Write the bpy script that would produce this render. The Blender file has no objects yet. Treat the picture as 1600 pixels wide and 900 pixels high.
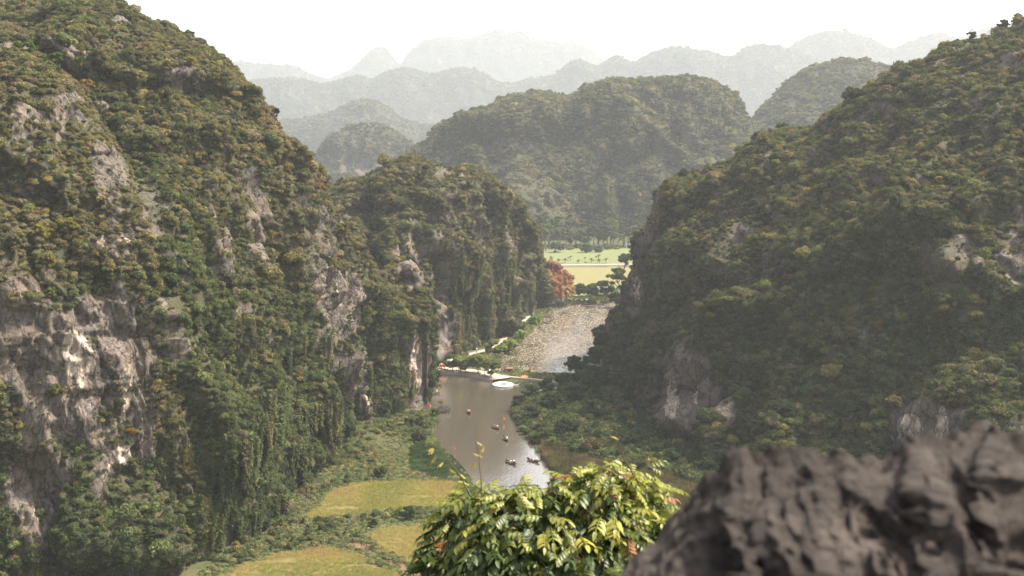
import bpy, bmesh, math, random
import numpy as np
from mathutils import Vector, Matrix, Euler

# ------------------------------------------------------------------ camera, light, exposure
SC = bpy.context.scene
COL = SC.collection
W, H, F, HY, CAMZ = 1600.0, 900.0, 1931.0, 200.0, 100.0      # photo size, focal length in photo pixels, horizon row
TH = math.atan((H / 2 - HY) / F)
cam_d = bpy.data.cameras.new('camera')
cam = bpy.data.objects.new('camera', cam_d)
COL.objects.link(cam)
cam.location = (0, 0, CAMZ)
cam.rotation_euler = (math.pi / 2 - TH, 0, 0)
cam_d.sensor_width = 36.0
cam_d.lens = 36.0 * F / W
cam_d.clip_start, cam_d.clip_end = 0.1, 30000
cam_d.dof.use_dof = True
cam_d.dof.focus_distance = 330
cam_d.dof.aperture_fstop = 4.6
SC.camera = cam

SUN_AZ, SUN_EL = math.radians(78), math.radians(54)            # azimuth from the view direction towards the right
world = bpy.data.worlds.new('World')
SC.world = world
world.use_nodes = True
wn = world.node_tree.nodes
wl = world.node_tree.links
wn.clear()
sky = wn.new('ShaderNodeTexSky')
sky.sky_type = 'NISHITA'
sky.sun_disc = False
sky.sun_elevation = SUN_EL
sky.sun_rotation = SUN_AZ
sky.dust_density = 6.0
sky.air_density = 1.0
sky.ozone_density = 1.0
hsv = wn.new('ShaderNodeHueSaturation')
hsv.inputs['Saturation'].default_value = 0.30
bg = wn.new('ShaderNodeBackground')
bg.inputs['Strength'].default_value = 0.15
wo = wn.new('ShaderNodeOutputWorld')
wl.new(sky.outputs[0], hsv.inputs['Color'])
wl.new(hsv.outputs[0], bg.inputs['Color'])
wl.new(bg.outputs[0], wo.inputs['Surface'])

sun_d = bpy.data.lights.new('sun', 'SUN')
sun_d.energy = 5.0
sun_d.angle = math.radians(4.0)
sun_d.color = (1.0, 0.89, 0.71)
sun = bpy.data.objects.new('sun', sun_d)
COL.objects.link(sun)
SUNV = Vector((math.sin(SUN_AZ) * math.cos(SUN_EL), math.cos(SUN_AZ) * math.cos(SUN_EL), math.sin(SUN_EL)))
sun.rotation_euler = (-SUNV).to_track_quat('-Z', 'Y').to_euler()
sun.location = (300, 100, 500)

SC.view_settings.view_transform = 'Standard'
SC.view_settings.look = 'None'
SC.view_settings.gamma = 1.0
SC.view_settings.use_curve_mapping = False
SC.view_settings.exposure = 1.32
SC.cycles.max_bounces = 4
SC.cycles.diffuse_bounces = 3
SC.cycles.glossy_bounces = 2
SC.cycles.transmission_bounces = 3
SC.cycles.volume_bounces = 0
SC.cycles.use_adaptive_sampling = True
SC.cycles.adaptive_threshold = 0.02
SC.cycles.use_denoising = True
HAZE_DENSITY = 0.000115

# ------------------------------------------------------------------ helpers
rng = np.random.default_rng(7)
random.seed(7)
CT, ST = math.cos(TH), math.sin(TH)


def ray(px, py):
    a = (np.asarray(px, float) - W / 2) / F
    b = (H / 2 - np.asarray(py, float)) / F
    return np.stack(np.broadcast_arrays(a, CT + b * ST, -ST + b * CT), -1)


def at(px, py, Y):
    """point on the ray of a photo pixel at ground distance Y"""
    d = ray(px, py)
    t = np.asarray(Y, float) / d[..., 1]
    return d * t[..., None] + np.array([0, 0, CAMZ])


def gnd(px, py, z=0.0):
    d = ray(px, py)
    t = (z - CAMZ) / d[..., 2]
    return d * t[..., None] + np.array([0, 0, CAMZ])


def project(P):
    Q = P - np.array([0, 0, CAMZ])
    fw = Q[..., 1] * CT - Q[..., 2] * ST
    up = Q[..., 1] * ST + Q[..., 2] * CT
    return W / 2 + F * Q[..., 0] / fw, H / 2 - F * up / fw, fw


def _hash(ix, iy, iz, seed):
    h = (ix.astype(np.int64) * 374761393 + iy.astype(np.int64) * 668265263 + iz.astype(np.int64) * 2147483647 + seed * 974711) & 0xFFFFFFFF
    h = ((h ^ (h >> 13)) * 1274126177) & 0xFFFFFFFF
    h = ((h ^ (h >> 16)) * 2246822519) & 0xFFFFFFFF
    return ((h ^ (h >> 15)) & 0xFFFFFF) / float(0xFFFFFF)


def noise(P, seed=0):
    """value noise, -1..1"""
    P = np.asarray(P, float)
    i = np.floor(P)
    f = P - i
    f = f * f * f * (f * (f * 6 - 15) + 10)
    i = i.astype(np.int64)
    r = 0.0
    for dx in (0, 1):
        wx = f[..., 0] if dx else 1 - f[..., 0]
        for dy in (0, 1):
            wy = f[..., 1] if dy else 1 - f[..., 1]
            for dz in (0, 1):
                wz = f[..., 2] if dz else 1 - f[..., 2]
                r = r + wx * wy * wz * _hash(i[..., 0] + dx, i[..., 1] + dy, i[..., 2] + dz, seed)
    return r * 2 - 1


def fbm(P, octs=4, seed=0, ridged=False):
    P = np.asarray(P, float)
    a, s, t = 1.0, 0.0, 0.0
    for o in range(octs):
        n = noise(P * (2.03 ** o) + 17.3 * o, seed + o)
        if ridged:
            n = 1 - 2 * np.abs(n)
        s = s + a * n
        t += a
        a *= 0.5
    return s / t


def smooth(x, a, b):
    t = np.clip((x - a) / (b - a), 0, 1)
    return t * t * (3 - 2 * t)


def mesh_np(name, V, Fc, smooth_shade=False, attrs=None):
    """V (n,3), Fc (m,k) index array -> mesh"""
    me = bpy.data.meshes.new(name)
    V = np.asarray(V, np.float32)
    Fc = np.asarray(Fc, np.int32)
    k = Fc.shape[1]
    me.vertices.add(len(V))
    me.vertices.foreach_set('co', V.ravel())
    me.loops.add(Fc.size)
    me.loops.foreach_set('vertex_index', Fc.ravel())
    me.polygons.add(len(Fc))
    me.polygons.foreach_set('loop_start', np.arange(0, Fc.size, k, dtype=np.int32))
    me.polygons.foreach_set('loop_total', np.full(len(Fc), k, np.int32))
    if smooth_shade:
        me.polygons.foreach_set('use_smooth', np.ones(len(Fc), bool))
    if attrs:
        for n, a in attrs.items():
            a = np.asarray(a, np.float32)
            if a.ndim == 1:
                me.attributes.new(n, 'FLOAT', 'POINT').data.foreach_set('value', a)
            else:
                me.attributes.new(n, 'FLOAT_VECTOR', 'POINT').data.foreach_set('vector', a.ravel())
    me.update(calc_edges=True)
    return me


def obj(name, me, mat=None, parent=None, loc=None, rot=None, scale=None):
    o = bpy.data.objects.new(name, me)
    COL.objects.link(o)
    if mat is not None and me is not None:
        if not me.materials:
            me.materials.append(mat)
    if parent is not None:
        o.parent = parent
    if loc is not None:
        o.location = loc
    if rot is not None:
        o.rotation_euler = rot
    if scale is not None:
        o.scale = (scale,) * 3 if isinstance(scale, (int, float)) else scale
    return o


def tag(o, label=None, cat=None, group=None, kind=None):
    if label:
        o['label'] = label
    if cat:
        o['category'] = cat
    if group:
        o['group'] = group
    if kind:
        o['kind'] = kind
    return o


def empty(name, loc=(0, 0, 0), rz=0.0):
    o = bpy.data.objects.new(name, None)
    COL.objects.link(o)
    o.location = loc
    o.rotation_euler = (0, 0, rz)
    o.empty_display_size = 0.3
    return o


class MB:
    """collects simple shapes into one mesh"""
    def __init__(self):
        self.v, self.f = [], []

    def box(self, c, s, rz=0.0, taper=1.0):
        n = len(self.v)
        cr, sr = math.cos(rz), math.sin(rz)
        for dz in (-.5, .5):
            k = taper if dz > 0 else 1.0
            for dx, dy in ((-.5, -.5), (.5, -.5), (.5, .5), (-.5, .5)):
                x, y = dx * s[0] * k, dy * s[1] * k
                self.v.append((c[0] + x * cr - y * sr, c[1] + x * sr + y * cr, c[2] + dz * s[2]))
        for q in ((0, 3, 2, 1), (4, 5, 6, 7), (0, 1, 5, 4), (1, 2, 6, 5), (2, 3, 7, 6), (3, 0, 4, 7)):
            self.f.append(tuple(n + i for i in q))
        return self

    def tube(self, pts, rad, seg=6, cap=True):
        pts = [Vector(p) for p in pts]
        if isinstance(rad, (int, float)):
            rad = [rad] * len(pts)
        n0 = len(self.v)
        for i, p in enumerate(pts):
            d = (pts[min(i + 1, len(pts) - 1)] - pts[max(i - 1, 0)])
            d = d.normalized() if d.length > 1e-9 else Vector((0, 0, 1))
            ref = Vector((0, 0, 1)) if abs(d.z) < 0.9 else Vector((1, 0, 0))
            u = d.cross(ref).normalized()
            w = d.cross(u).normalized()
            for k in range(seg):
                a = 2 * math.pi * k / seg
                self.v.append(tuple(p + (u * math.cos(a) + w * math.sin(a)) * rad[i]))
        for i in range(len(pts) - 1):
            for k in range(seg):
                a, b = n0 + i * seg + k, n0 + i * seg + (k + 1) % seg
                self.f.append((a, b, b + seg, a + seg))
        if cap:
            self.f.append(tuple(n0 + k for k in reversed(range(seg))))
            e = n0 + (len(pts) - 1) * seg
            self.f.append(tuple(e + k for k in range(seg)))
        return self

    def cone(self, c, r, h, seg=10, r2=0.0):
        n0 = len(self.v)
        for rr, z in ((r, 0), (max(r2, 1e-3), h)):
            for k in range(seg):
                a = 2 * math.pi * k / seg
                self.v.append((c[0] + rr * math.cos(a), c[1] + rr * math.sin(a), c[2] + z))
        for k in range(seg):
            b = (k + 1) % seg
            self.f.append((n0 + k, n0 + b, n0 + seg + b, n0 + seg + k))
        self.f.append(tuple(n0 + k for k in reversed(range(seg))))
        self.f.append(tuple(n0 + seg + k for k in range(seg)))
        return self

    def mesh(self, name):
        me = bpy.data.meshes.new(name)
        me.from_pydata(self.v, [], self.f)
        me.update()
        return me


# ------------------------------------------------------------------ materials
def new_mat(name):
    m = bpy.data.materials.new(name)
    m.use_nodes = True
    nt = m.node_tree
    nt.nodes.clear()
    out = nt.nodes.new('ShaderNodeOutputMaterial')
    return m, nt, out


def nd(nt, typ, **kw):
    n = nt.nodes.new(typ)
    for k, v in kw.items():
        if k in n.inputs:
            n.inputs[k].default_value = v
        else:
            setattr(n, k, v)
    return n


def mixc(nt, fac, a, b, blend='MIX'):
    n = nt.nodes.new('ShaderNodeMix')
    n.data_type = 'RGBA'
    n.blend_type = blend
    for sock, val in ((n.inputs[0], fac), (n.inputs[6], a), (n.inputs[7], b)):
        if hasattr(val, 'is_output'):
            nt.links.new(val, sock)
        elif isinstance(val, (int, float)):
            sock.default_value = val
        else:
            sock.default_value = (*val, 1.0)[:4]
    return n.outputs[2]


def ramp(nt, fac, stops):
    n = nt.nodes.new('ShaderNodeValToRGB')
    e = n.color_ramp.elements
    while len(e) < len(stops):
        e.new(0.5)
    for el, (p, c) in zip(e, stops):
        el.position = p
        el.color = (c, c, c, 1) if isinstance(c, (int, float)) else (*c, 1)
    nt.links.new(fac, n.inputs[0])
    return n.outputs[0]


def texnoise(nt, vec, scale, detail=5, rough=0.55, dist=0.0):
    n = nt.nodes.new('ShaderNodeTexNoise')
    n.inputs['Scale'].default_value = scale
    n.inputs['Detail'].default_value = detail
    n.inputs['Roughness'].default_value = rough
    n.inputs['Distortion'].default_value = dist
    if vec is not None:
        nt.links.new(vec, n.inputs['Vector'])
    return n.outputs['Fac']


def objvec(nt, scale=(1, 1, 1)):
    tc = nt.nodes.new('ShaderNodeTexCoord')
    mp = nt.nodes.new('ShaderNodeMapping')
    mp.inputs['Scale'].default_value = scale
    nt.links.new(tc.outputs['Object'], mp.inputs['Vector'])
    return mp.outputs[0]


def plain(name, col, rough=0.7, var=0.18, scale=4.0, spec=0.3):
    m, nt, out = new_mat(name)
    b = nd(nt, 'ShaderNodeBsdfPrincipled', Roughness=rough)
    b.inputs['Specular IOR Level'].default_value = spec
    f = texnoise(nt, objvec(nt), scale, 4)
    c = mixc(nt, f, tuple(x * (1 - var) for x in col), tuple(min(1, x * (1 + var)) for x in col))
    nt.links.new(c, b.inputs['Base Color'])
    nt.links.new(b.outputs[0], out.inputs[0])
    return m


def attr(nt, name, typ='GEOMETRY'):
    a = nt.nodes.new('ShaderNodeAttribute')
    a.attribute_name = name
    a.attribute_type = typ
    return a


def leaf_mat(name, source, transl=0.38, gloss=0.0):
    """source: 'INSTANCER' tint attribute, or 'OBJECT' colour"""
    m, nt, out = new_mat(name)
    if source == 'INSTANCER':
        base = attr(nt, 'tint', 'INSTANCER').outputs['Color']
    else:
        base = nt.nodes.new('ShaderNodeObjectInfo').outputs['Color']
    lr = attr(nt, 'lr').outputs['Fac']
    v = ramp(nt, lr, [(0.0, (0.62, 0.66, 0.62)), (0.55, (1.0, 1.0, 1.0)), (1.0, (1.5, 1.42, 1.15))])
    col = mixc(nt, 1.0, base, v, 'MULTIPLY')
    d = nd(nt, 'ShaderNodeBsdfDiffuse')
    t = nd(nt, 'ShaderNodeBsdfTranslucent')
    nt.links.new(col, d.inputs['Color'])
    tcol = mixc(nt, 1.0, col, (1.15, 1.12, 0.7), 'MULTIPLY')
    nt.links.new(tcol, t.inputs['Color'])
    mx = nd(nt, 'ShaderNodeMixShader')
    mx.inputs[0].default_value = transl
    nt.links.new(d.outputs[0], mx.inputs[1])
    nt.links.new(t.outputs[0], mx.inputs[2])
    sh = mx.outputs[0]
    if gloss:
        g = nd(nt, 'ShaderNodeBsdfGlossy', Roughness=0.42)
        m2 = nd(nt, 'ShaderNodeMixShader')
        m2.inputs[0].default_value = gloss
        nt.links.new(sh, m2.inputs[1])
        nt.links.new(g.outputs[0], m2.inputs[2])
        sh = m2.outputs[0]
    nt.links.new(sh, out.inputs[0])
    return m


def limestone(name, near=True):
    m, nt, out = new_mat(name)
    b = nd(nt, 'ShaderNodeBsdfPrincipled', Roughness=0.9)
    b.inputs['Specular IOR Level'].default_value = 0.15
    vs = objvec(nt, (1, 1, 0.16))
    v1 = objvec(nt)
    streak = texnoise(nt, vs, 0.55, 7, 0.65, 0.6)
    blot = texnoise(nt, v1, 0.11, 6, 0.6)
    fine = texnoise(nt, v1, 1.6, 6, 0.7)
    c = ramp(nt, streak, [(0.30, (0.062, 0.053, 0.048)), (0.50, (0.135, 0.115, 0.103)), (0.70, (0.195, 0.164, 0.144))])
    c = mixc(nt, ramp(nt, blot, [(0.42, 0.0), (0.62, 0.65)]), c, (0.165, 0.125, 0.094))
    c = mixc(nt, 0.8, c, ramp(nt, fine, [(0.3, (0.45, 0.45, 0.45)), (0.7, (1.3, 1.3, 1.3))]), 'MULTIPLY')
    vo = nd(nt, 'ShaderNodeTexVoronoi', feature='DISTANCE_TO_EDGE', Scale=0.42)
    wv = nd(nt, 'ShaderNodeVectorMath', operation='ADD')
    tn_ = nd(nt, 'ShaderNodeTexNoise', Scale=0.5, Detail=4)
    nt.links.new(v1, tn_.inputs['Vector'])
    sc3 = nd(nt, 'ShaderNodeVectorMath', operation='MULTIPLY')
    sc3.inputs[1].default_value = (2.5, 2.5, 1.0)
    nt.links.new(tn_.outputs['Color'], sc3.inputs[0])
    nt.links.new(objvec(nt, (1, 1, 0.33)), wv.inputs[0])
    nt.links.new(sc3.outputs[0], wv.inputs[1])
    nt.links.new(wv.outputs[0], vo.inputs['Vector'])
    crack = ramp(nt, vo.outputs['Distance'], [(0.0, 0.30), (0.10, 1.0)])
    c = mixc(nt, 0.75, c, crack, 'MULTIPLY')
    # fresh pale faces
    wh = attr(nt, 'white').outputs['Fac']
    edge = texnoise(nt, objvec(nt, (1, 1, 0.35)), 0.42, 6, 0.7, 0.8)
    ad = nd(nt, 'ShaderNodeMath', operation='ADD')
    nt.links.new(wh, ad.inputs[0])
    nt.links.new(edge, ad.inputs[1])
    wf = ramp(nt, ad.outputs[0], [(0.95, 0.0), (1.08, 1.0)])
    pale = ramp(nt, streak, [(0.28, (0.20, 0.155, 0.12)), (0.55, (0.42, 0.35, 0.29)), (0.75, (0.66, 0.59, 0.52))])
    pale = mixc(nt, 0.5, pale, ramp(nt, fine, [(0.32, (0.5, 0.47, 0.44)), (0.6, (1.1, 1.1, 1.1))]), 'MULTIPLY')
    pale = mixc(nt, 0.6, pale, crack, 'MULTIPLY')
    c = mixc(nt, wf, c, pale)
    # soil and creepers between the shrubs
    vg = attr(nt, 'veg').outputs['Fac']
    ad2 = nd(nt, 'ShaderNodeMath', operation='ADD')
    nt.links.new(vg, ad2.inputs[0])
    nt.links.new(fine, ad2.inputs[1])
    vf = ramp(nt, ad2.outputs[0], [(0.75, 0.0), (1.15, 0.92)])
    green = ramp(nt, blot, [(0.35, (0.030, 0.038, 0.018)), (0.65, (0.062, 0.056, 0.030))])
    c = mixc(nt, vf, c, green)
    nt.links.new(c, b.inputs['Base Color'])
    bp = nd(nt, 'ShaderNodeBump', Strength=1.0, Distance=0.9 if near else 2.0)
    hh = mixc(nt, 0.5, mixc(nt, 0.4, streak, crack), fine)
    nt.links.new(hh, bp.inputs['Height'])
    nt.links.new(bp.outputs[0], b.inputs['Normal'])
    nt.links.new(b.outputs[0], out.inputs[0])
    return m


M_ROCK = limestone('limestone')
M_ROCKFAR = limestone('far_limestone', False)
M_SCATTER = leaf_mat('scrub_leaves', 'INSTANCER')
M_LEAF = leaf_mat('tree_leaves', 'OBJECT')
M_BIGLEAF = leaf_mat('glossy_leaves', 'OBJECT', 0.42, 0.03)
M_BARK = plain('bark', (0.13, 0.10, 0.075), 0.9, 0.4, 3)
M_TWIG = plain('twig', (0.10, 0.065, 0.04), 0.8, 0.3, 20)
M_PATH = plain('pale_concrete', (0.27, 0.225, 0.18), 0.9, 0.15, 0.6)
M_QUAY = plain('quay_stone', (0.34, 0.28, 0.225), 0.9, 0.3, 0.8)
M_WHITE = plain('white_paint', (0.74, 0.69, 0.63), 0.6, 0.06, 1)
M_CLOTH = plain('white_cloth', (0.78, 0.72, 0.66), 0.9, 0.06, 1)
M_ORANGE = plain('orange_cloth', (0.80, 0.20, 0.07), 0.8, 0.15, 2)
M_HULL = plain('dark_hull', (0.055, 0.05, 0.045), 0.55, 0.3, 2)
M_WOOD = plain('weathered_wood', (0.17, 0.11, 0.075), 0.8, 0.3, 3)
M_POLE = plain('bamboo_pole', (0.30, 0.22, 0.12), 0.7, 0.2, 3)

# ------------------------------------------------------------------ water, banks and valley floor
def gpoly(px):
    return gnd([p[0] for p in px], [p[1] for p in px])[:, :2]


RIVER_PX = [(640, 580), (690, 583), (740, 588), (770, 595), (786, 599), (812, 603), (858, 605), (880, 607), (850, 618), (806, 625), (797, 645), (808, 668), (828, 692), (850, 715),
            (868, 738), (886, 757), (960, 800), (1050, 870), (1160, 960), (1000, 1000), (870, 940), (800, 870), (760, 800), (738, 758), (722, 738), (700, 712), (680, 692), (676, 676), (684, 660), (672, 648), (640, 640)]
POND_PX = [(730, 566), (768, 561), (785, 552), (800, 544), (822, 524), (838, 506), (850, 492), (862, 481), (885, 475.5), (945, 473), (1010, 478), (1010, 560), (960, 590), (900, 598), (858, 596), (800, 586), (770, 578)]
RIVER, POND = gpoly(RIVER_PX), gpoly(POND_PX)


def sdist(P, poly):
    """signed distance, negative inside"""
    x, y = P[:, 0], P[:, 1]
    d = np.full(len(P), 1e9)
    ins = np.zeros(len(P), bool)
    n = len(poly)
    for i in range(n):
        a, b = poly[i], poly[(i + 1) % n]
        ab = b - a
        t = np.clip(((x - a[0]) * ab[0] + (y - a[1]) * ab[1]) / (ab @ ab), 0, 1)
        d = np.minimum(d, np.hypot(x - a[0] - t * ab[0], y - a[1] - t * ab[1]))
        c = ((a[1] > y) != (b[1] > y)) & (x < (b[0] - a[0]) * (y - a[1]) / (b[1] - a[1] + 1e-12) + a[0])
        ins ^= c
    return np.where(ins, -d, d)


F1 = gpoly([(466, 815), (492, 796), (520, 766), (556, 757), (640, 752), (712, 755), (725, 775), (715, 800), (650, 799), (600, 803), (545, 809)])
F2 = gpoly([(572, 842), (600, 826), (640, 822), (720, 818), (720, 850), (690, 890), (650, 888), (610, 874)])
F3 = gpoly([(340, 905), (390, 882), (440, 866), (520, 855), (556, 866), (600, 886), (640, 910), (640, 990), (330, 990)])
SOIL = gpoly([(520, 853), (566, 846), (600, 872), (660, 892), (700, 915), (650, 915), (598, 884), (556, 864)])
FARF = gpoly([(830, 388.5), (1010, 388.5), (1010, 414), (830, 414)])
FARF2 = gpoly([(870, 418), (1010, 418), (1010, 445), (930, 452), (900, 470), (880, 470)])
WEED = gpoly([(640, 690), (690, 702), (712, 722), (734, 748), (690, 750), (640, 740)])


def axis(lo, hi, step, far_lo, far_hi, g=1.35):
    a = list(np.arange(lo, hi + .01, step))
    s, v = step, hi
    while v < far_hi:
        s *= g
        v += s
        a.append(v)
    s, v = step, lo
    while v > far_lo:
        s *= g
        v -= s
        a.insert(0, v)
    return np.array(a)


xs = axis(-110, 120, 1.25, -11000, 11000)
ys = axis(240, 560, 1.25, -600, 600, 1.2)
ys = np.concatenate([ys[ys <= 560], np.arange(562.5, 760, 2.5), axis(760, 1200, 8, 760, 12500, 1.3)])
gx, gy = np.meshgrid(xs, ys)
G = np.stack([gx.ravel(), gy.ravel()], -1)
near = (np.abs(G[:, 0]) < 400) & (G[:, 1] > 150) & (G[:, 1] < 1400)
dw = np.full(len(G), 1e3)
dw[near] = np.minimum(sdist(G[near], RIVER), sdist(G[near], POND))
G3 = np.concatenate([G, np.zeros((len(G), 1))], 1)
wob = fbm(G3 * 0.12, 3, 3) * 1.3
zz = -1.2 + 1.75 * smooth(dw + wob, -2.0, 1.6) + np.where(dw > 3, 0.25 * fbm(G3 * 0.07, 3, 9), 0)
rice = np.zeros(len(G)); soil = np.zeros(len(G)); farg = np.zeros(len(G)); fary = np.zeros(len(G)); weed = np.zeros(len(G))
wob2 = fbm(G3[near] * 0.25, 3, 5) * 1.2
for poly in (F1, F2, F3):
    rice[near] = np.maximum(rice[near], smooth(-sdist(G[near], poly) + wob2, -0.6, 0.8))
soil[near] = smooth(-sdist(G[near], SOIL) + wob2, -0.6, 0.8)
farg[near] = smooth(-sdist(G[near], FARF) + wob2, -2, 2)
fary[near] = smooth(-sdist(G[near], FARF2) + wob2, -2, 2)
zz += 0.35 * (smooth(dw, 2, 6)) * soil * fbm(G3 * 0.6, 2, 6)
nx = len(xs)
ii = (np.arange(len(ys) - 1)[:, None] * nx + np.arange(nx - 1)[None]).ravel()
FQ = np.stack([ii, ii + 1, ii + nx + 1, ii + nx], -1)
me = mesh_np('ground', np.concatenate([G, zz[:, None]], 1), FQ, True, {'rice': rice, 'soil': soil, 'farg': farg, 'fary': fary})

m, nt, out = new_mat('valley_floor')
b = nd(nt, 'ShaderNodeBsdfPrincipled', Roughness=0.95)
b.inputs['Specular IOR Level'].default_value = 0.1
v = objvec(nt)
n1 = texnoise(nt, v, 0.05, 6, 0.6)
n2 = texnoise(nt, v, 0.7, 6, 0.65)
c = ramp(nt, n1, [(0.3, (0.040, 0.054, 0.022)), (0.55, (0.060, 0.070, 0.030)), (0.75, (0.095, 0.080, 0.040))])
ry = ramp(nt, n1, [(0.35, (0.115, 0.10, 0.040)), (0.5, (0.135, 0.11, 0.045)), (0.7, (0.135, 0.095, 0.05))])  # ground between rice tufts darkened, standing in for their own shade
ry = mixc(nt, 0.8, ry, ramp(nt, texnoise(nt, objvec(nt, (.5, 1.2, 1)), 0.3, 6, .7), [(0.35, (.45, .42, .38)), (0.6, (1.1, 1.1, 1.1))]), 'MULTIPLY')
c = mixc(nt, attr(nt, 'rice').outputs['Fac'], c, ry)
c = mixc(nt, attr(nt, 'soil').outputs['Fac'], c, (0.12, 0.085, 0.058))
c = mixc(nt, attr(nt, 'farg').outputs['Fac'], c, (0.125, 0.14, 0.062))
c = mixc(nt, attr(nt, 'fary').outputs['Fac'], c, (0.155, 0.143, 0.066))
c = mixc(nt, 0.6, c, ramp(nt, n2, [(0.3, (0.6, 0.6, 0.6)), (0.7, (1.25, 1.25, 1.25))]), 'MULTIPLY')
nt.links.new(c, b.inputs['Base Color'])
bp = nd(nt, 'ShaderNodeBump', Strength=0.8, Distance=0.4)
nt.links.new(n2, bp.inputs['Height'])
nt.links.new(bp.outputs[0], b.inputs['Normal'])
nt.links.new(b.outputs[0], out.inputs[0])
ground = tag(obj('ground', me, m), 'valley floor of green herbs, rice plots and bare banks', 'ground', kind='structure')

m, nt, out = new_mat('river_water')
b = nd(nt, 'ShaderNodeBsdfPrincipled', Roughness=0.10, IOR=1.9)
b.inputs['Base Color'].default_value = (0.080, 0.066, 0.050, 1)
b.inputs['Specular IOR Level'].default_value = 0.75
b.inputs['Coat Weight'].default_value = 1.0
b.inputs['Coat Roughness'].default_value = 0.12
v = objvec(nt, (1, 0.55, 1))
w1 = texnoise(nt, v, 1.1, 4, 0.6, 0.3)
w2 = texnoise(nt, v, 0.22, 3, 0.5)
hh = mixc(nt, 0.35, w1, w2)
hh = mixc(nt, ramp(nt, texnoise(nt, objvec(nt, (1, .4, 1)), 0.035, 3), [(0.4, .15), (0.62, 1.0)]), (0.5, 0.5, 0.5), hh)
bp = nd(nt, 'ShaderNodeBump', Strength=0.6, Distance=0.3)
nt.links.new(hh, bp.inputs['Height'])
nt.links.new(bp.outputs[0], b.inputs['Normal'])
nt.links.new(bp.outputs[0], b.inputs['Coat Normal'])
nt.links.new(b.outputs[0], out.inputs[0])
M_WATER = m


def sheet(name, lo, hi, z, mat, label, cat):
    me = bpy.data.meshes.new(name)
    me.from_pydata([(lo[0], lo[1], z), (hi[0], lo[1], z), (hi[0], hi[1], z), (lo[0], hi[1], z)], [], [(0, 1, 2, 3)])
    return tag(obj(name, me, mat), label, cat, kind='structure')


sheet('river_water', (-70, 225), (90, 497), 0.0, M_WATER, 'brown rippled river water winding between the cliffs', 'water')
sheet('pond_water', (-45, 501), (90, 740), -0.004, M_WATER, 'lily covered pond beyond the stone quay', 'water')

# ------------------------------------------------------------------ karst hills
HILLS = {}


def ellmask(px, py, P, ells, seed=0, amp=0.55, freq=0.09):
    """soft union of photo-space ellipses laid on the rock they mark, with ragged edges"""
    if not ells:
        return np.zeros(len(px))
    n = fbm(P * np.array([freq, freq, freq * 0.5]), 5, seed + 31) * 1.3
    r = np.zeros(len(px))
    for (cx, cy, rx, ry, s) in ells:
        d = np.hypot((px - cx) / rx, (py - cy) / ry)
        r = np.maximum(r, s * smooth(1.25 - d + amp * n, 0.0, 0.5))
    return r


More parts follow.
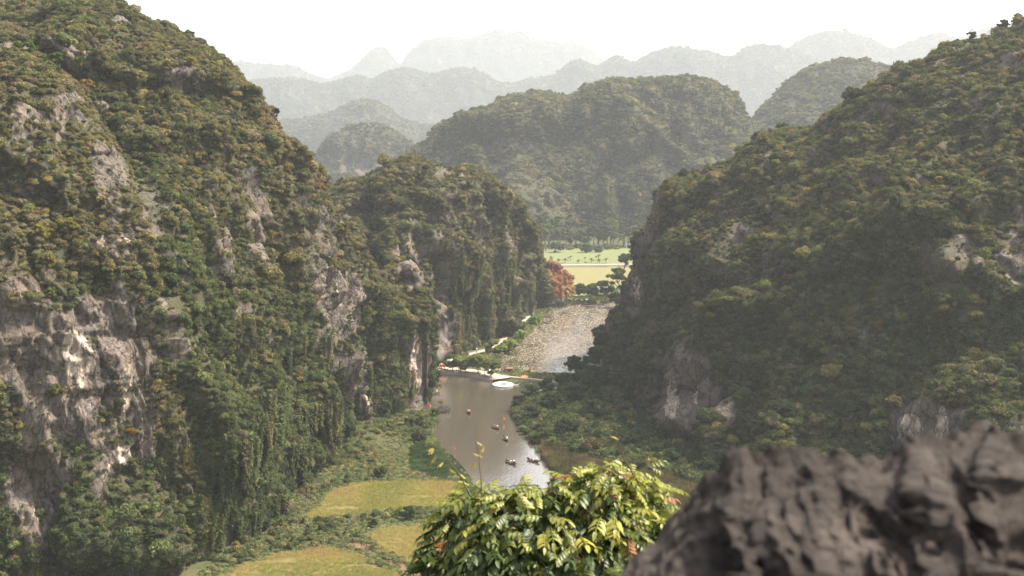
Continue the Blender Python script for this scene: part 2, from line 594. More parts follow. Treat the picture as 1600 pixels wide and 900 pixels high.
def hill(name, keys, step, label, seed, big=5.0, bigf=0.03, med=2.2, fine=0.7, k=0.75, back=1.3, bare=(), white=(), baren=0.25, mat=None, sub=1.0, flute=1.0, crest_rough=1.0):
    """keys: (crest px, py, distance, foot px, foot py); a wall of rock rises from the foot line to the crest and falls away behind"""
    keys = [tuple(q) for q in keys]
    A = np.array([at(q[0], q[1], q[2]) if q[2] else gnd(q[0], q[1], 0.3) for q in keys])
    B = np.array([gnd(q[3], q[4], -0.6) for q in keys])
    seg = np.maximum(np.linalg.norm(np.diff(A, axis=0), axis=1), np.linalg.norm(np.diff(B, axis=0), axis=1))
    t = np.concatenate([[0], np.cumsum(seg)])
    nu = max(8, int(t[-1] / step))
    tt = np.linspace(0, t[-1], nu)
    # rounded interpolation of the keys
    def interp(C):
        R = np.stack([np.interp(tt, t, C[:, i]) for i in range(3)], -1)
        w = max(1, int(2.0 * 1.2 / 1.0))
        ker = np.ones(2 * w + 1) / (2 * w + 1)
        Rp = np.pad(R, ((w, w), (0, 0)), 'edge')
        return np.stack([np.convolve(Rp[:, i], ker, 'valid') for i in range(3)], -1)
    Ac, Bc = interp(A), interp(B)
    hmax = (Ac[:, 2] - Bc[:, 2]).max()
    run = np.linalg.norm(Ac - Bc, axis=1).max()
    nv = max(8, int(run * 1.15 / (step * sub)))
    nb = max(6, int(nv * 0.45))
    a = np.linspace(0, math.pi / 2, nv)
    s_e, z_e = 1 - np.cos(a), np.sin(a)
    lin = np.linspace(0, 1, nv)
    s = k * s_e + (1 - k) * lin
    z = k * z_e + (1 - k) * lin
    Pf = Bc[:, None, :] * np.array([1, 1, 1.0])
    D = Ac - Bc
    Pf = Bc[:, None, :] + np.stack([D[:, None, 0] * s[None], D[:, None, 1] * s[None], D[:, None, 2] * z[None]], -1)
    # back slope
    ab = np.linspace(0, 1, nb + 1)[1:]
    dep = np.maximum(D[:, 1], 0.25 * np.abs(D[:, 2])) * back
    rad = Ac[:, :2] / np.linalg.norm(Ac[:, :2], axis=1)[:, None]
    Pb = np.stack([Ac[:, None, 0] + rad[:, None, 0] * dep[:, None] * ab[None] ** 0.9,
                   Ac[:, None, 1] + rad[:, None, 1] * dep[:, None] * ab[None] ** 0.9,
                   Ac[:, None, 2] + (-0.6 - Ac[:, None, 2]) * (1 - np.sqrt(np.clip(1 - ab[None] ** 2, 0, 1)))], -1)
    P = np.concatenate([Pf, Pb], 1)
    nvt = nv + nb
    # normals of the smooth body
    def normals(P):
        du = np.gradient(P, axis=0)
        dv = np.gradient(P, axis=1)
        n = np.cross(du, dv)
        n /= np.linalg.norm(n, axis=-1, keepdims=True) + 1e-9
        return n
    n0 = normals(P)
    if n0[nu // 2, nv // 2, 1] > 0:
        n0 = -n0
    nh = n0 * np.array([1, 1, 0.35])
    nh /= np.linalg.norm(nh, axis=-1, keepdims=True) + 1e-9
    # fade near the crest line (keeps the skyline), near the foot and the ends
    vv = np.concatenate([lin, 1 - 0.5 * ab])[None, :]
    endf = smooth(np.minimum(tt - tt[0], tt[-1] - tt), 0, 0.10 * t[-1] + 4)[:, None] * 0.85 + 0.15
    hgt = smooth(P[..., 2], 0, 8)
    fade = (0.08 + 0.92 * smooth(1 - vv, 0.0, 0.30)) * endf * (0.4 + 0.6 * hgt)
    q = P * np.array([bigf, bigf, bigf * 0.35])
    wrp = np.stack([fbm(P * bigf * 1.3, 2, seed + 60), fbm(P * bigf * 1.3, 2, seed + 61), 0 * P[..., 0]], -1)
    q = q + 0.5 * wrp
    d = big * (fbm(q, 3, seed) * 1.1 + 0.8 * (np.abs(noise(q * 1.6, seed + 3)) * 2.2 - 0.55) + 0.35 * (np.abs(noise(q * 3.7 + 5, seed + 4)) * 2 - .5)) * fade
    d += med * 1.5 * fbm(P * np.array([0.10, 0.10, 0.075]), 3, seed + 5) * (0.3 + 0.7 * fade)
    steep = 1 - np.abs(n0[..., 2])
    fl = fbm(P * np.array([0.30, 0.30, 0.045]), 3, seed + 8, True) * flute
    bl = fbm(P * np.array([0.23, 0.23, 0.17]), 4, seed + 12, True)
    d += fine * (1.1 * fl * steep + 0.9 * bl) * (0.35 + 0.65 * fade)
    if mat is None:
        wq = P + 1.6 * np.stack([noise(P * .22, seed + 50), noise(P * .22, seed + 51), noise(P * .22, seed + 52)], -1)
        for fr, am in ((np.array([.20, .20, .075]), 1.0), (np.array([.47, .47, .16]), .6)):
            cq = np.floor(wq * fr + seed).astype(np.int64)
            d += fine * am * (_hash(cq[..., 0], cq[..., 1], cq[..., 2], seed + 55) - .5) * (0.25 + 0.75 * fade)
    P = P + nh * d[..., None]
    # bumpy skyline
    cr = smooth(vv, 0.75, 1.0) * endf
    P[..., 2] += crest_rough * cr * (1.6 * fbm(P * 0.09, 3, seed + 20) + 0.9 * fbm(P * 0.35, 2, seed + 22))
    V = P.reshape(-1, 3)
    px, py, fw = project(V)
    n1 = normals(P).reshape(-1, 3)
    if n1[(nu // 2) * nvt + nv // 2, 1] > 0:
        n1 = -n1
    wm = ellmask(px, py, V, white, seed, 0.5, 0.12)
    bm = np.maximum(ellmask(px, py, V, bare, seed + 2), wm)
    nat = fbm(V * np.array([0.035, 0.035, 0.022]), 4, seed + 40)
    stp = 1 - np.abs(n1[:, 2])
    bm = np.maximum(bm, baren * smooth(nat + 0.6 * (stp - 0.75), 0.12, 0.4) * 1.6)
    if mat is None:
        stk = fbm(V * np.array([0.13, 0.13, 0.016]), 3, seed + 44) + 0.5 * nat
        bm = np.maximum(bm, 0.95 * smooth(stk + 0.5 * (stp - 0.7), 0.17, 0.36))
    veg = np.clip(1 - bm, 0, 1)
    jj = (np.arange(nu - 1)[:, None] * nvt + np.arange(nvt - 1)[None]).ravel()
    FQ = np.stack([jj, jj + nvt, jj + nvt + 1, jj + 1], -1)
    o = obj(name, mesh_np(name, V, FQ, mat is not None, {'white': wm * 0.52, 'veg': veg}), mat or M_ROCK)
    tag(o, label, 'hill', kind='structure')
    front = np.tile(np.arange(nvt) < nv + int(nb * 0.3), nu) | ((n1 * (np.array([0, 0, CAMZ]) - V)).sum(1) > 0)
    HILLS[label] = dict(V=V, F=FQ, n=n1, px=px, py=py, fw=fw, veg=veg, front=front, nat=nat, seed=seed)
    return HILLS[label]


H1 = hill('hill_near_left', [
    (-230, 120, 335, -230, 980), (-60, 100, 328, -60, 968), (20, 88, 322, 30, 955), (70, 98, 318, 90, 940), (115, 132, 313, 140, 928), (165, 210, 307, 190, 915), (205, 285, 302, 220, 905),
    (240, 360, 298, 248, 898), (272, 450, 293, 270, 892), (298, 540, 289, 286, 888), (316, 630, 286, 298, 886), (326, 720, 283, 308, 884), (330, 800, 282, 318, 882), (332, 868, 0, 334, 884)],
    0.55, 'steep grey limestone spur with pale scars at left edge', 11, big=4.5, med=2.4, fine=1.7, k=0.8, baren=0.5,
    bare=[(130, 600, 85, 120, .88), (30, 520, 45, 100, .85), (165, 270, 30, 50, .7), (205, 370, 40, 45, .75), (100, 750, 90, 55, .88), (60, 640, 40, 80, .8), (225, 520, 45, 60, .7), (275, 870, 16, 40, 1), (60, 270, 30, 40, .5)],
    white=[(128, 560, 32, 52, 1), (195, 595, 15, 38, 1), (150, 720, 46, 26, 1), (100, 790, 40, 30, .85), (205, 372, 22, 10, .9), (158, 378, 8, 12, .9), (125, 640, 30, 25, .8), (282, 868, 9, 30, .9), (70, 640, 16, 25, .7), (285, 690, 14, 25, .7), (50, 810, 20, 30, .8)])

H2 = hill('hill_left', [
    (-300, 30, 440, -260, 980), (-40, 2, 425, 40, 945), (60, 3, 415, 150, 930), (180, 8, 405, 250, 905), (250, 40, 402, 300, 885), (310, 68, 400, 350, 865), (370, 118, 400, 395, 830), (418, 176, 402, 430, 800),
    (450, 232, 405, 462, 768), (490, 300, 410, 490, 726), (525, 350, 416, 515, 690), (560, 400, 422, 540, 664), (592, 432, 428, 570, 657), (618, 415, 440, 600, 652), (640, 405, 442, 622, 647), (655, 430, 441, 642, 643),
    (665, 480, 440, 654, 639), (668, 545, 440, 660, 635), (667, 600, 441, 663, 630), (666, 628, 0, 666, 632)],
    0.68, 'broad bushy limestone hill filling the left side', 23, big=8.5, bigf=0.028, med=2.4, fine=1.3, k=0.72, baren=0.28,
    bare=[(535, 470, 40, 60, .9), (560, 600, 26, 60, .9), (650, 580, 20, 70, 1), (645, 430, 26, 30, .8), (430, 330, 50, 80, .45), (500, 380, 30, 80, .6), (230, 330, 40, 80, .6)],
    white=[(530, 465, 12, 22, .8), (651, 575, 11, 58, 1), (570, 630, 10, 20, .9), (541, 520, 8, 12, .8), (538, 600, 6, 24, .6)])

H3 = hill('hill_centre_left', [
    (440, 330, 570, 470, 600), (520, 292, 565, 560, 592), (570, 283, 562, 610, 586), (610, 268, 562, 640, 581), (640, 250, 564, 664, 577), (665, 258, 567, 685, 572), (700, 266, 572, 708, 562), (735, 264, 582, 735, 551),
    (765, 284, 596, 762, 540), (795, 308, 612, 786, 522), (820, 340, 630, 806, 505), (838, 378, 648, 822, 492), (848, 425, 665, 836, 484), (852, 458, 680, 846, 479), (855, 472, 0, 856, 476)],
    0.85, 'bushy limestone hill with sheer foot above the pond path', 37, big=10.0, bigf=0.035, med=2.6, fine=1.5, k=0.8, baren=0.3, flute=1.3,
    bare=[(685, 510, 24, 70, 1), (640, 400, 26, 26, .8), (808, 455, 10, 32, .9), (690, 270, 24, 14, .6), (560, 330, 40, 25, .6), (745, 535, 30, 14, .5), (815, 490, 15, 14, .8)],
    white=[(810, 452, 5, 18, .8), (664, 470, 5, 30, .6), (700, 480, 5, 12, .6), (744, 540, 3, 8, .7)])

H7 = hill('hill_right', [
    (940, 574, 0, 938, 580), (957, 550, 528, 955, 584), (974, 503, 520, 970, 592), (992, 448, 511, 985, 602), (1010, 388, 502, 1000, 614), (1024, 325, 492, 1012, 628), (1030, 304, 485, 1014, 645), (1050, 288, 479, 1030, 662), (1072, 280, 474, 1040, 678), (1112, 276, 471, 1070, 702),
    (1150, 252, 468, 1105, 726), (1196, 212, 464, 1150, 744), (1240, 214, 461, 1190, 760), (1284, 212, 458, 1232, 775), (1318, 172, 455, 1280, 788), (1360, 142, 452, 1320, 797), (1400, 118, 450, 1360, 806), (1480, 82, 446, 1430, 822), (1560, 54, 442, 1510, 838), (1620, 38, 440, 1600, 855), (1900, 20, 440, 1900, 900)],
    0.8, 'large dark green limestone hill rising on the right', 53, big=9.5, bigf=0.026, med=3.0, fine=1.4, k=0.5, baren=0.26, flute=1.2,
    bare=[(1075, 620, 62, 80, 1), (1440, 670, 85, 55, 1), (990, 455, 20, 36, .95), (1475, 405, 65, 50, .6), (1015, 350, 18, 60, .8), (1240, 330, 60, 80, .5), (1150, 400, 50, 60, .45), (1560, 300, 40, 100, .4), (1300, 430, 60, 50, .4)],
    white=[(1050, 625, 11, 34, 1), (1088, 625, 8, 24, .9), (1418, 672, 24, 30, 1), (1472, 660, 13, 40, 1), (1505, 665, 4, 16, .7), (993, 450, 9, 26, .85), (1395, 690, 8, 20, .9)])

H5 = hill('hill_middle', [
    (600, 330, 1180, 600, 369), (640, 275, 1230, 640, 369), (665, 235, 1295, 680, 369), (692, 198, 1300, 710, 369), (730, 182, 1300, 740, 369), (765, 168, 1300, 770, 369), (800, 152, 1300, 800, 369), (850, 149, 1300, 840, 369), (870, 158, 1300, 860, 369),
    (890, 162, 1300, 880, 369), (915, 142, 1300, 905, 369), (945, 128, 1300, 935, 369), (1000, 126, 1300, 985, 369), (1080, 122, 1300, 1060, 369), (1118, 127, 1300, 1100, 369), (1145, 150, 1298, 1135, 369), (1165, 188, 1295, 1160, 369), (1180, 232, 1290, 1185, 369), (1205, 300, 1220, 1215, 369), (1230, 370, 1150, 1290, 369)],
    2.6, 'flat topped hill in the middle distance beyond the fields', 71, big=20, bigf=0.013, med=6, fine=1.6, k=0.75, baren=0.3, mat=M_ROCKFAR,
    bare=[(760, 210, 60, 20, .5), (1080, 210, 60, 50, .4)], white=[(780, 258, 4, 6, .8)])
H5B = hill('hill_middle_spur', [
    (720, 340, 1150, 720, 378), (770, 290, 1165, 770, 378), (800, 268, 1170, 800, 378), (830, 264, 1172, 825, 378), (855, 282, 1170, 850, 378), (880, 310, 1165, 872, 378), (900, 338, 1155, 892, 378), (912, 362, 1130, 908, 378), (918, 382, 0, 918, 379)],
    2.0, 'small rocky spur below the flat topped hill', 83, big=7, bigf=0.02, med=4, fine=1.6, k=0.7, baren=0.3, mat=M_ROCKFAR, bare=[(850, 310, 60, 45, .5)])
H4 = hill('hill_small_cone', [
    (470, 300, 1830, 470, 306), (488, 255, 1880, 488, 306), (505, 228, 1900, 508, 306), (525, 208, 1900, 528, 306), (548, 195, 1900, 550, 306), (578, 192, 1900, 578, 306), (610, 202, 1900, 606, 306), (638, 222, 1900, 634, 306), (660, 242, 1890, 656, 306), (690, 285, 1850, 684, 306)],
    3.6, 'small rounded cone hill seen above the centre left hill', 91, big=14, bigf=0.012, med=6, fine=2.5, k=0.7, baren=0.4, mat=M_ROCKFAR, bare=[(570, 260, 70, 18, .8)], white=[(600, 264, 22, 5, .5)])
H6 = hill('hill_behind_right', [
    (1120, 290, 1450, 1120, 340), (1150, 230, 1500, 1150, 345), (1172, 195, 1520, 1175, 345), (1200, 164, 1530, 1205, 345), (1230, 130, 1530, 1235, 345), (1262, 108, 1530, 1265, 345), (1300, 98, 1530, 1300, 345), (1350, 97, 1530, 1350, 345), (1388, 106, 1530, 1390, 345), (1430, 140, 1530, 1430, 345), (1500, 220, 1500, 1500, 345)],
    3.6, 'rounded hill behind the shoulder of the right hill', 97, big=15, bigf=0.012, med=6, fine=2.2, k=0.7, baren=0.3, mat=M_ROCKFAR, bare=[(1250, 180, 60, 20, .3)])


def frange(name, sky_px, Y, depth, label, seed, big, step):
    keys = [(a, b_, Y, a, HY + F * CAMZ / (Y - depth)) for a, b_ in sky_px]
    return hill(name, keys, step, label, seed, big=big, bigf=0.35 / big * 0.4, med=big * 0.3, fine=big * 0.1, k=0.8, baren=0.55, mat=M_ROCKFAR, crest_rough=2.5)


R1B = frange('far_hill', [(420, 215), (440, 192), (480, 186), (520, 178), (545, 164), (572, 158), (600, 164), (625, 186), (660, 198), (700, 196), (740, 215), (780, 225)], 3300, 200, 'low hazy hills behind the small cone hill', 101, 16, 8)
R1 = frange('far_ridge', [(330, 140), (405, 125), (460, 124), (510, 132), (530, 128), (560, 117), (580, 127), (605, 112), (640, 108), (665, 117), (690, 115), (715, 107), (745, 111), (770, 128), (800, 132), (830, 124), (868, 120), (885, 104), (905, 93), (925, 105), (940, 106), (955, 88), (970, 90), (990, 101),
    (1020, 82), (1050, 75), (1075, 76), (1090, 82), (1105, 79), (1125, 88), (1145, 92), (1165, 74), (1190, 71), (1220, 73), (1250, 84), (1290, 98), (1350, 118), (1420, 130)], 5000, 350, 'long hazy blue ridge of rounded karst peaks', 103, 22, 10)
R2 = frange('far_ridge_right', [(1160, 110), (1230, 76), (1258, 60), (1285, 51), (1325, 52), (1360, 62), (1385, 76), (1400, 77), (1430, 62), (1460, 53), (1482, 57), (1500, 64), (1520, 50), (1550, 42), (1600, 42), (1680, 60)], 5600, 400, 'pale ridge of low domes above the right hill', 107, 24, 12)
R3 = frange('far_mountain', [(430, 150), (480, 130), (520, 124), (548, 110), (575, 84), (592, 73), (606, 78), (618, 98), (626, 106), (640, 82), (665, 63), (700, 58), (735, 63), (750, 56), (780, 47), (815, 51), (840, 65), (870, 67), (900, 68), (925, 78), (943, 100), (975, 120), (1040, 140)], 7400, 500, 'palest distant mountain with broad summit on the skyline', 109, 26, 16)
R4 = frange('far_mountain_left', [(280, 110), (355, 98), (385, 97), (405, 103), (420, 99), (440, 106), (458, 102), (480, 116), (510, 126), (560, 140)], 7000, 450, 'faint low mountain above the left slope', 113, 26, 16)

# summit under the viewpoint (below the frame)
nt_, np_ = 60, 40
th = np.linspace(0, 2 * math.pi, nt_, endpoint=False)
tv = np.linspace(0, 1, np_)
RR = 6 + 60 * tv ** 1.3
SV = np.stack([np.cos(th)[:, None] * RR[None], np.sin(th)[:, None] * RR[None] + 1.0, np.repeat((96.2 - 97.5 * tv ** 0.8)[None], nt_, 0)], -1)
SV[..., 2] = np.minimum(SV[..., 2], 95.4 - 0.9 * np.clip(np.hypot(SV[..., 0], SV[..., 1]) - 9, 0, 99))
SV = SV.reshape(-1, 3)
SV[:, :2] *= 1 + 0.08 * fbm(SV * 0.15, 3, 5)[:, None]
SV = np.concatenate([SV, [[0, 1, 95.9]]])
jj = []
for i in range(nt_):
    for j in range(np_ - 1):
        a, b2 = i * np_ + j, ((i + 1) % nt_) * np_ + j
        jj.append((a, b2, b2 + 1, a + 1))
    jj.append((nt_ * np_, ((i + 1) % nt_) * np_, i * np_, nt_ * np_))
me = bpy.data.meshes.new('hill_viewpoint')
me.from_pydata([tuple(p) for p in SV], [], [q if q[0] != q[3] else q[:3] for q in jj])
me.polygons.foreach_set('use_smooth', np.ones(len(me.polygons), bool))
tag(obj('hill_viewpoint', me, M_ROCK), 'rocky summit below the viewpoint', 'hill', kind='structure')

# ------------------------------------------------------------------ foliage prototypes
def rand_unit(n, r):
    v = r.normal(size=(n, 3))
    return v / np.linalg.norm(v, axis=1)[:, None]


def leaf_quads(C, N, size, r, aspect=0.55):
    """kite shaped leaf faces at C with normals N"""
    n = len(C)
    ref = rand_unit(n, r)
    U = np.cross(N, ref)
    U /= np.linalg.norm(U, axis=1)[:, None] + 1e-9
    Wv = np.cross(N, U)
    s = size * r.uniform(0.65, 1.35, n)[:, None]
    V = np.stack([C - U * s, C + Wv * s * aspect + N * s * 0.12, C + U * s, C - Wv * s * aspect + N * s * 0.12], 1).reshape(-1, 3)
    Fq = np.arange(n * 4).reshape(-1, 4)
    return V, Fq


def clump(seed, lobes, leaves, size, rad=(1, 1, 0.8), core=True, jitter=0.55, lobe_r=(0.38, 0.6), zoff=0.35):
    r = np.random.default_rng(seed)
    Vs, Fs, L = [], [], []
    off = 0
    for i in range(lobes):
        d = rand_unit(1, r)[0]
        d[2] = abs(d[2]) * 0.9 - 0.15
        lr = r.uniform(*lobe_r)
        c = d * (1 - lr) * np.array(rad) * r.uniform(0.75, 1.05) + np.array([0, 0, zoff])
        n = leaves // lobes
        u = rand_unit(n, r)
        u[:, 2] = np.where(u[:, 2] < -0.35, -u[:, 2], u[:, 2])
        rr = lr * r.uniform(0.78, 1.12, n)[:, None]
        C = c + u * rr * np.array([1, 1, 0.85])
        N = u + jitter * r.normal(size=(n, 3))
        N /= np.linalg.norm(N, axis=1)[:, None]
        V, Fq = leaf_quads(C, N, size, r)
        Vs.append(V); Fs.append(Fq + off); off += len(V)
        L.append(np.repeat(np.clip(r.normal(0.45, 0.22, n) + r.normal(0, 0.12), 0, 1), 4))
        if core:
            a = np.linspace(0, 2 * math.pi, 6, endpoint=False)
            ring = [(0, 0, -1.0)]
            V2 = np.concatenate([[(0, 0, -1)] * 6, np.stack([np.cos(a), np.sin(a), -0.1 + 0 * a], -1), np.stack([np.cos(a) * .7, np.sin(a) * .7, 0.65 + 0 * a], -1), [(0, 0, 0.9)] * 6])
            V2 = c + V2 * lr * 0.8
            F2 = []
            for k2 in range(3):
                for q in range(6):
                    F2.append((k2 * 6 + q, k2 * 6 + (q + 1) % 6, (k2 + 1) * 6 + (q + 1) % 6, (k2 + 1) * 6 + q))
            Vs.append(V2); Fs.append(np.array(F2) + off); off += len(V2)
            L.append(np.full(len(V2), 0.4))
    return np.concatenate(Vs), np.concatenate(Fs), np.concatenate(L)


def vine(seed):
    """hanging curtain of creepers, one unit wide, five long"""
    r = np.random.default_rng(seed)
    n = 620
    t = r.uniform(0, 1, n) ** 0.9
    strands = r.uniform(-1, 1, (16, 2)) * np.array([0.9, 0.45])
    ln = r.uniform(0.45, 1.0, 16)
    s = r.integers(0, 16, n)
    tt = t * ln[s]
    C = np.stack([strands[s, 0] + r.normal(0, .11, n), strands[s, 1] + r.normal(0, .11, n) + 0.25 * np.sin(tt * 3), 0.6 - 5.0 * tt], -1)
    N = np.stack([r.normal(0, .6, n), -1 + r.normal(0, .5, n), 0.45 + r.normal(0, .4, n)], -1)
    N /= np.linalg.norm(N, axis=1)[:, None]
    V, Fq = leaf_quads(C, N, 0.24, r)
    return V, Fq, np.repeat(np.clip(r.normal(0.45, 0.22, n), 0, 1), 4)


def grass_tuft(seed, blades, hgt, spread, width):
    r = np.random.default_rng(seed)
    Vs = []
    for i in range(blades):
        a = r.uniform(0, 2 * math.pi)
        d = r.uniform(0, spread)
        b0 = np.array([math.cos(a) * d, math.sin(a) * d, 0])
        ln = r.normal(0, 0.28, 2) * hgt
        h = hgt * r.uniform(0.6, 1.15)
        a2 = r.uniform(0, math.pi)
        w = np.array([math.cos(a2), math.sin(a2), 0]) * width
        tip = b0 + np.array([ln[0], ln[1], h])
        Vs += [b0 - w, b0 + w, tip + w * 0.35, tip - w * 0.35]
    V = np.array(Vs)
    return V, np.arange(len(V)).reshape(-1, 4), np.repeat(np.clip(r.normal(0.5, 0.25, blades), 0, 1), 4)


PROTO = {}


def proto(group, name, data):
    V, Fq, L = data
    o = bpy.data.objects.new(name, mesh_np(name, V, Fq, False, {'lr': L}))
    o.data.materials.append(M_SCATTER)
    if group not in PROTO:
        PROTO[group] = bpy.data.collections.new(group)
    PROTO[group].objects.link(o)


for i in range(7):
    proto('shrubs', 'shrub_form_%d' % i, clump(200 + i, 6 + i % 4, 620, 0.125, (1, 1, 0.75 + 0.12 * (i % 3))))
for i in range(5):
    proto('shrubs', 'shrub_form_%d' % (7 + i), clump(230 + i, 5, 300, 0.14, (1, 1, 0.7 + .15 * (i % 3)), core=False, jitter=0.9, lobe_r=(0.4, 0.75)))
for i in range(2):
    proto('shrubs', 'shrub_form_%d' % (12 + i), clump(250 + i, 11, 560, 0.14, (0.8, 0.8, 1.25), core=True, jitter=0.8, lobe_r=(0.22, 0.42), zoff=0.7))
for i in range(4):
    proto('vines', 'vine_form_%d' % i, vine(300 + i))
for i in range(5):
    proto('far_shrubs', 'far_shrub_form_%d' % i, clump(400 + i, 5, 110, 0.24, (1, 1, 0.8)))
for i in range(4):
    proto('rice', 'rice_form_%d' % i, grass_tuft(500 + i, 46, 0.62, 0.55, 0.022))
for i in range(3):
    proto('reeds', 'reed_form_%d' % i, grass_tuft(520 + i, 60, 1.4, 0.75, 0.055))
for i in range(4):
    proto('herbs', 'herb_form_%d' % i, clump(540 + i, 5, 170, 0.17, (1, 1, 0.5), core=False, jitter=0.7, zoff=0.2))


def scatter(name, P, tint, scl, group, label, cat, lean=None, rotz=None):
    n = len(P)
    if n == 0:
        return
    nv = len(PROTO[group].objects)
    me = bpy.data.meshes.new(name)
    me.vertices.add(n)
    me.vertices.foreach_set('co', np.asarray(P, np.float32).ravel())
    rot = np.zeros((n, 3), np.float32)
    rot[:, 2] = rng.uniform(0, 6.283, n) if rotz is None else rotz
    if lean is not None:
        rot[:, :2] = lean
    scl = np.asarray(scl, np.float32)
    if scl.ndim == 1:
        scl = np.stack([scl * rng.uniform(.85, 1.15, n), scl * rng.uniform(.85, 1.15, n), scl * rng.uniform(.8, 1.15, n)], -1)
    me.attributes.new('rot', 'FLOAT_VECTOR', 'POINT').data.foreach_set('vector', rot.ravel())
    me.attributes.new('scl', 'FLOAT_VECTOR', 'POINT').data.foreach_set('vector', scl.astype(np.float32).ravel())
    me.attributes.new('tint', 'FLOAT_VECTOR', 'POINT').data.foreach_set('vector', np.asarray(tint, np.float32).ravel())
    me.attributes.new('vid', 'INT', 'POINT').data.foreach_set('value', rng.integers(0, nv, n).astype(np.int32))
    me.materials.append(M_SCATTER)
    ng = bpy.data.node_groups.new(name, 'GeometryNodeTree')
    ng.interface.new_socket('Geometry', in_out='INPUT', socket_type='NodeSocketGeometry')
    ng.interface.new_socket('Geometry', in_out='OUTPUT', socket_type='NodeSocketGeometry')
    gi, go = ng.nodes.new('NodeGroupInput'), ng.nodes.new('NodeGroupOutput')
    ip = ng.nodes.new('GeometryNodeInstanceOnPoints')
    ci = ng.nodes.new('GeometryNodeCollectionInfo')
    ci.inputs['Collection'].default_value = PROTO[group]
    ci.inputs['Separate Children'].default_value = True
    ci.inputs['Reset Children'].default_value = True
    ip.inputs['Pick Instance'].default_value = True
    ng.links.new(gi.outputs[0], ip.inputs['Points'])
    ng.links.new(ci.outputs[0], ip.inputs['Instance'])
    for an, ty, so in (('rot', 'FLOAT_VECTOR', 'Rotation'), ('scl', 'FLOAT_VECTOR', 'Scale'), ('vid', 'INT', 'Instance Index')):
        na = ng.nodes.new('GeometryNodeInputNamedAttribute')
        na.data_type = ty
        na.inputs['Name'].default_value = an
        ng.links.new(na.outputs['Attribute'], ip.inputs[so])
    ng.links.new(ip.outputs[0], go.inputs[0])
    o = obj(name, me)
    md = o.modifiers.new('scatter', 'NODES')
    md.node_group = ng
    return tag(o, label, cat, kind='stuff')


PAL = dict(dark=(0.044, 0.060, 0.031), green=(0.072, 0.092, 0.042), fresh=(0.112, 0.135, 0.052), olive=(0.130, 0.115, 0.056), yellow=(0.205, 0.170, 0.066), straw=(0.185, 0.145, 0.086), brown=(0.150, 0.122, 0.094), rust=(0.195, 0.125, 0.068))
PALV = np.array([PAL[k] for k in ('dark', 'green', 'fresh', 'olive', 'yellow', 'straw', 'brown', 'rust')])
LUSH = np.array([.34, .38, .14, .09, .02, .01, .02, .0])
DRY = np.array([.06, .12, .05, .30, .12, .13, .21, .012])


def pick_tint(dry, n):
    w = LUSH[None] * (1 - dry[:, None]) + DRY[None] * dry[:, None]
    cw = np.cumsum(w / w.sum(1, keepdims=True), 1)
    u = rng.uniform(size=n)
    idx = (u[:, None] > cw).sum(1).clip(0, len(PALV) - 1)
    # mix the picked colour with the local mean so that neighbours stay related
    mean = (w / w.sum(1, keepdims=True)) @ PALV
    c = 0.62 * PALV[idx] + 0.38 * mean
    return c * rng.uniform(0.85, 1.5, n)[:, None]


def face_points(h, density, frontonly=True):
    V, Fq = h['V'], h['F']
    a, b_, c, d = (V[Fq[:, i]] for i in range(4))
    area = 0.5 * (np.linalg.norm(np.cross(b_ - a, c - a), axis=1) + np.linalg.norm(np.cross(c - a, d - a), axis=1))
    ok = h['front'][Fq[:, 0]] & (np.abs(h['px'][Fq[:, 0]] - 800) < 1010) & (h['fw'][Fq[:, 0]] > 0) & (h['py'][Fq[:, 0]] < 1010)
    area = area * ok
    n = int(area.sum() * density)
    cum = np.cumsum(area)
    f = np.searchsorted(cum, rng.uniform(0, cum[-1], n))
    u, v = rng.uniform(size=(2, n, 1))
    P = (a[f] * (1 - u) + b_[f] * u) * (1 - v) + (d[f] * (1 - u) + c[f] * u) * v
    return P, Fq[f, 0]


def cover(h, name, label, density, r0, r1, dryfn, group='shrubs', vines=0.0, smallbare=0.18):
    P, vi = face_points(h, density)
    veg = h['veg'][vi]
    n = len(P)
    keep = rng.uniform(size=n) < smooth(veg + 0.15 * rng.normal(size=n), 0.25, 0.75) * (1 - smallbare) + smallbare * (veg > 0.02)
    small = (veg < 0.45)
    ledge = fbm(P * np.array([0.05, 0.05, 0.22]), 3, h['seed'] + 90) + 0.5 * fbm(P * 0.12, 2, h['seed'] + 91)
    keep |= (ledge > 0.16) & (rng.uniform(size=n) < 0.8) & (veg > 0.06)
    small &= ledge < 0.22
    P, vi, veg, small = P[keep], vi[keep], veg[keep], small[keep]
    n = len(P)
    px, py = h['px'][vi], h['py'][vi]
    nrm = h['n'][vi]
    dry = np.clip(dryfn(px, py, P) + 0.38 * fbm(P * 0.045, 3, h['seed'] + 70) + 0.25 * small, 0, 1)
    s = r0 + (r1 - r0) * rng.beta(1.2, 2.6, n)
    s = np.where(rng.uniform(size=n) < 0.05, s * rng.uniform(1.2, 1.7, n), s * 0.86)
    s *= 1 - 0.2 * dry
    s *= np.clip(1 + 0.5 * fbm(P * 0.03, 2, h['seed'] + 80), 0.7, 1.3)
    s[small] *= 0.5
    lean = np.stack([-nrm[:, 1], nrm[:, 0]], -1) * 0.30 + rng.normal(0, 0.12, (n, 2))
    lean = np.stack([rng.normal(0, 0.16, n), rng.normal(0, 0.16, n)], -1)
    Q = P + nrm * (s * 0.05)[:, None]
    scatter(name, Q, pick_tint(dry, n), s, group, label, 'shrubs', lean)
    return n


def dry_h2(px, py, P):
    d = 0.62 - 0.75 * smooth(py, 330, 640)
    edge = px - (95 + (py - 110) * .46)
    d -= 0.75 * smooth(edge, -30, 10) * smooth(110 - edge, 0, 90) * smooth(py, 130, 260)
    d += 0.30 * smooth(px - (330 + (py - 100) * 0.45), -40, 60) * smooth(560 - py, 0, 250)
    return d


